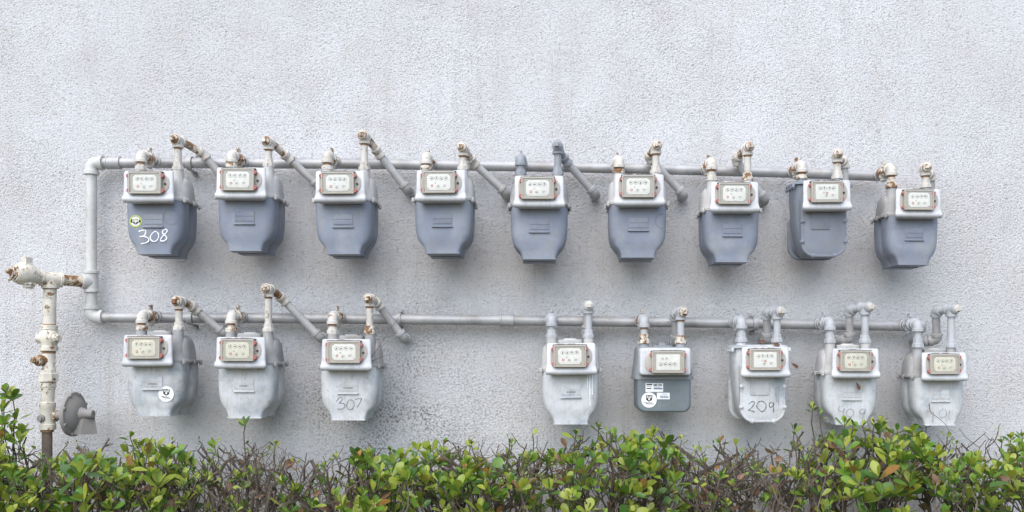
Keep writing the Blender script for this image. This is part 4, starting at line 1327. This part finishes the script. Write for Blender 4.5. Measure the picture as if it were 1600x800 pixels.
def hedge_shrub(k):
    u0, u1 = BOUNDS[k]
    um = (u0 + u1) / 2
    base = Vector((P(um, 0, -0.34).x, -0.34, 0))
    root = empty('hedge_shrub', base, SH_LABEL[k], 'shrub', 'shrubs of the hedge')
    leaves, twigs = [], MB()
    hw = (u1 - u0) / 500 / 2 * 0.9
    # stems from the ground
    nodes = []
    ns = 7
    for s in range(ns):
        x0 = base.x + hr.uniform(-.5, .5) * hw; y0 = -0.34 + hr.uniform(-.12, .12)
        x1 = base.x + (-1 + 2 * (s + 0.5) / ns) * hw * 0.95; y1 = hr.uniform(-.46, -.16); z1 = interp(TOP, 850 + x1 * 500 * D / (D + y1)) - hr.uniform(.05, .11)
        pts = []
        for j in range(9):
            f = j / 8
            pts.append(Vector((x0 + (x1 - x0) * f ** 1.3 + hr.uniform(-.014, .014), y0 + (y1 - y0) * f ** 1.3 + hr.uniform(-.014, .014), z1 * f - 0.02 * (1 - f))))
        MB().tube(pts, [0.012 - 0.0075 * j / 8 for j in range(9)], 7).build('stem', 'bark', root)
        nodes += pts[5:]

    def twig(a, b2, r0, r1, wob=0.010, nseg=4):
        pts = [a + (b2 - a) * (j / nseg) + Vector((hr.uniform(-wob, wob), hr.uniform(-wob, wob), hr.uniform(-wob, wob))) * (0 if j in (0, nseg) else 1) for j in range(nseg + 1)]
        twigs.tube(pts, [r0 + (r1 - r0) * j / nseg for j in range(nseg + 1)], 5)
        return pts

    def feed(p):
        a = min(nodes, key=lambda n2: (n2 - (p - Vector((0, 0, .10)))).length + hr.uniform(0, .05))
        if (a - p).length > 0.22:
            a = p + Vector((hr.uniform(-.06, .06), hr.uniform(-.05, .05), -hr.uniform(.10, .18)))
        return a
    # leafy shoots over the top and down the front
    x = base.x - hw
    step = 0.053
    tips = []
    gx = int(2 * hw / step) + 1
    for ix in range(gx):
        for iy in range(8):
            for iz in range(3):
                p = Vector((base.x - hw + (ix + hr.uniform(-.1, 1.1)) * step, -0.12 - (iy + hr.uniform(-.1, 1.1)) * 0.052, 0))
                u = to_u(p)
                if not (u0 - 12 < u < u1 + 12): continue
                dn = interp(DENS, u)
                rowp = (1.0, 0.75, 0.65)[iz] * (1.0 if iy > 1 else 0.72)
                if hr.random() > dn * rowp: continue
                rise = 0.022 * math.sin(9.1 * p.x + 3 * p.y) + 0.020 * math.sin(23 * p.x + 17 * p.y)
                p.z = interp(TOP, u) + rise - iz * 0.062 - hr.random() ** 2 * 0.03 - 0.012
                if iy >= 5: p.z -= 0.010 * (iy - 4)
                tips.append((p, dn))
    for p, dn in tips:
        ax2 = Vector((hr.uniform(-.45, .45), hr.uniform(-.75, .25), 1.0))
        big = hr.uniform(0.034, 0.055) * (0.45 + 0.55 * min(1, dn * 1.1))
        if um < 330 and hr.random() < .3: big *= 1.15
        whorl(p, ax2, big * (hr.uniform(.62, .8) if hr.random() < .3 else 1), hr.randint(4, 8), leaves, 0.62)
        a = feed(p); twig(a, p, 0.0028, 0.0014)
    for (su, sv_, sy) in SPRIGS:
        if not (u0 <= su < u1): continue
        p = P(su, sv_ + 6, sy)
        whorl(p, Vector((hr.uniform(-.3, .3), hr.uniform(-.5, .1), 1)), hr.uniform(.026, .036) * (1.3 if su < 45 else 1), hr.randint(3, 6) + (2 if su < 45 else 0), leaves, 0.5)
        a = p + Vector((hr.uniform(-.03, .03), hr.uniform(-.02, .02), -max(.06, p.z - 0.86)))
        pts = twig(a, p, 0.0026, 0.0015, 0.005, 5)
        if hr.random() < .7: whorl(pts[3], Vector((hr.choice((-1, 1)), -.3, .6)), .024, 2, leaves, .3)
    # bare twigs
    for q in range(int((u1 - u0) * 0.72)):
        u = hr.uniform(u0, u1); dn = interp(DENS, u)
        if hr.random() > 1.10 - 0.75 * dn: continue
        y = hr.uniform(-.44, -.10)
        tz = interp(TOP, u) + hr.uniform(-.08, .052)
        b2 = Vector((P(u, 0, y).x, y, tz))
        a = b2 + Vector((hr.uniform(-.10, .10), hr.uniform(-.04, .04), -hr.uniform(.05, .17)))
        r0 = hr.choice((0.0012, 0.0016, 0.0022, 0.0030, 0.0046))
        pts = twig(a, b2, r0, r0 * 0.55, 0.009, 5)
        for s in range(hr.randint(1, 3)):
            c2 = hr.choice(pts[1:5]); twig(c2, c2 + Vector((hr.uniform(-.05, .05), hr.uniform(-.03, .03), hr.uniform(.0, .055))), r0 * 0.6, 0.0008, 0.004, 3)
        if hr.random() < .30: whorl(b2, Vector((hr.uniform(-.4, .4), -.3, 1)), hr.uniform(.014, .024), hr.randint(2, 4), leaves, .6)
        if hr.random() < .26: dead(a + (b2 - a) * hr.random(), hr.uniform(.022, .042), leaves)
    # cut thick branch ends
    for q in range(2 if k != 3 else 5):
        u = hr.uniform(u0 + 10, u1 - 10); y = hr.uniform(-.3, -.12)
        b2 = Vector((P(u, 0, y).x, y, interp(TOP, u) + hr.uniform(-.02, .03)))
        a = b2 + Vector((hr.uniform(-.13, .13), hr.uniform(-.03, .03), -hr.uniform(.06, .14)))
        twig(a, b2, 0.0075, 0.0052, 0.006, 4)
    # twiggy, shaded inside and lower front
    low = []
    for q in range(int(hw * 420)):
        p = Vector((base.x + hr.uniform(-1, 1) * hw, hr.uniform(-.58, -.14), hr.uniform(.20, .74)))
        whorl(p, Vector((hr.uniform(-.5, .5), hr.uniform(-1, .2), .7)), hr.uniform(.034, .052), 5, low, .2)
        if q % 3 == 0: twig(p - Vector((hr.uniform(-.05, .05), -.06, .12)), p, .003, .0015)
    for q in range(int(hw * 130)):
        dead(Vector((base.x + hr.uniform(-1, 1) * hw, hr.uniform(-.42, -.14), hr.uniform(.74, .90))), hr.uniform(.025, .05), leaves)
    # the leaves that show largest are pieces of their own; the rest are one mass
    def score(l):
        v = to_v(l[0])
        return (v < 815, l[2] * (1.0 - 0.9 * l[0].y) + (0.05 if l[0].z > interp(TOP, to_u(l[0])) - .06 else 0))
    leaves.sort(key=score, reverse=True)
    single, rest = leaves[:300], leaves[300:] + low
    for p, mtx, L, ti, colr in single:
        o2 = bpy.data.objects.new('leaf', LEAF_M[ti]); COL.objects.link(o2); o2.parent = root
        mw = mtx.to_4x4() * 1.0
        o2.matrix_local = Matrix.Translation(p - base) @ mtx @ Matrix.Diagonal((L, L, L, 1))
        o2.color = (*colr, 1)
    vs_all, fs_all, cs_all = [], [], []
    off = 0
    for p, mtx, L, ti, colr in rest:
        tv = np.array(LEAF_T[ti][0]) * L; r3 = np.array([[mtx[i2][j2] for j2 in range(3)] for i2 in range(3)])
        vs_all.append(tv @ r3.T + np.array(p - base)); fs_all += [tuple(i2 + off for i2 in f) for f in LEAF_T[ti][1]]
        cs_all.append(np.tile(np.array([*colr, 1.0]), (len(tv), 1))); off += len(tv)
    me = bpy.data.meshes.new('leaves'); me.from_pydata(np.concatenate(vs_all).tolist(), [], fs_all); me.materials.append(M['leaves'])
    at = me.color_attributes.new('Col', 'FLOAT_COLOR', 'POINT'); at.data.foreach_set('color', np.concatenate(cs_all).ravel())
    me.polygons.foreach_set('use_smooth', [True] * len(fs_all))
    o2 = bpy.data.objects.new('leaves', me); COL.objects.link(o2); o2.parent = root; o2['kind'] = 'stuff'
    tw = bpy.data.objects.new('twigs', twigs.mesh('twigs', 'bark', base)); COL.objects.link(tw); tw.parent = root; tw['kind'] = 'stuff'
    return len(leaves)


print('leaves', [hedge_shrub(k) for k in range(len(BOUNDS))])


# ------------------------------------------------------------------ small loose things
def dry_twig(pts, label, r=0.0011):
    pts = [P(*p) for p in pts]
    o = MB().tube(pts, [r + (0.0005 - r) * i / (len(pts) - 1) for i in range(len(pts))], 5).build('dry_twig', 'twig_red')
    tag(o, label, 'twig', 'dry twigs caught on the meters')


dry_twig([(578, 562, -.20), (590, 545, -.20), (598, 532, -.20), (612, 512, -.20), (622, 497, -.20), (629, 487, -.195)], 'long thin reddish dry twig slanting up from the meter scrawled 307')
dry_twig([(577, 567, -.20), (588, 561, -.20), (596, 558, -.20), (604, 555, -.195)], 'short dry twig stub beside the index box of the meter scrawled 307', 0.0014)
dry_twig([(1452, 630, -.235), (1453, 641, -.235), (1456, 646, -.235), (1470, 656, -.236), (1478, 664, -.238), (1490, 686, -.24)], 'bare dark twig across the front of the last lower meter', 0.0014)


def dry_leaf(u, v, y, size, rot, label):
    vs, fs = LEAF_T[3]
    q = Matrix.Rotation(rot, 3, 'Y') @ Matrix.Rotation(R(68), 3, 'X')
    me = bpy.data.meshes.new('dry_leaf'); c = P(u, v, y)
    vv = [q @ (Vector(p) * size) for p in vs]
    vv += [p + Vector((0, 0.0006, 0)) for p in vv]; n = len(vs)
    me.from_pydata([tuple(p) for p in vv], [], list(fs) + [tuple(i + n for i in reversed(f)) for f in fs])
    me.materials.append(M['dead_leaf'])
    o = bpy.data.objects.new('dry_leaf', me); COL.objects.link(o); o.location = c
    tag(o, label, 'leaf', 'dry leaves caught on the meters')


dry_leaf(1337.5, 597, -.226, .026, R(68), 'curled brown dry leaf stuck on the front of the meter scrawled 409')
dry_leaf(1236, 567, -.20, .026, R(40), 'reddish dry leaf poking out beside the index box of the meter scrawled 209')
dry_leaf(1184, 535, -.19, .022, R(-8), 'dry brown leaf lying on top between the spuds of the meter scrawled 209')
dry_leaf(1205, 537, -.195, .026, R(12), 'longer dry brown leaf lying by the outlet nut of the meter scrawled 209')
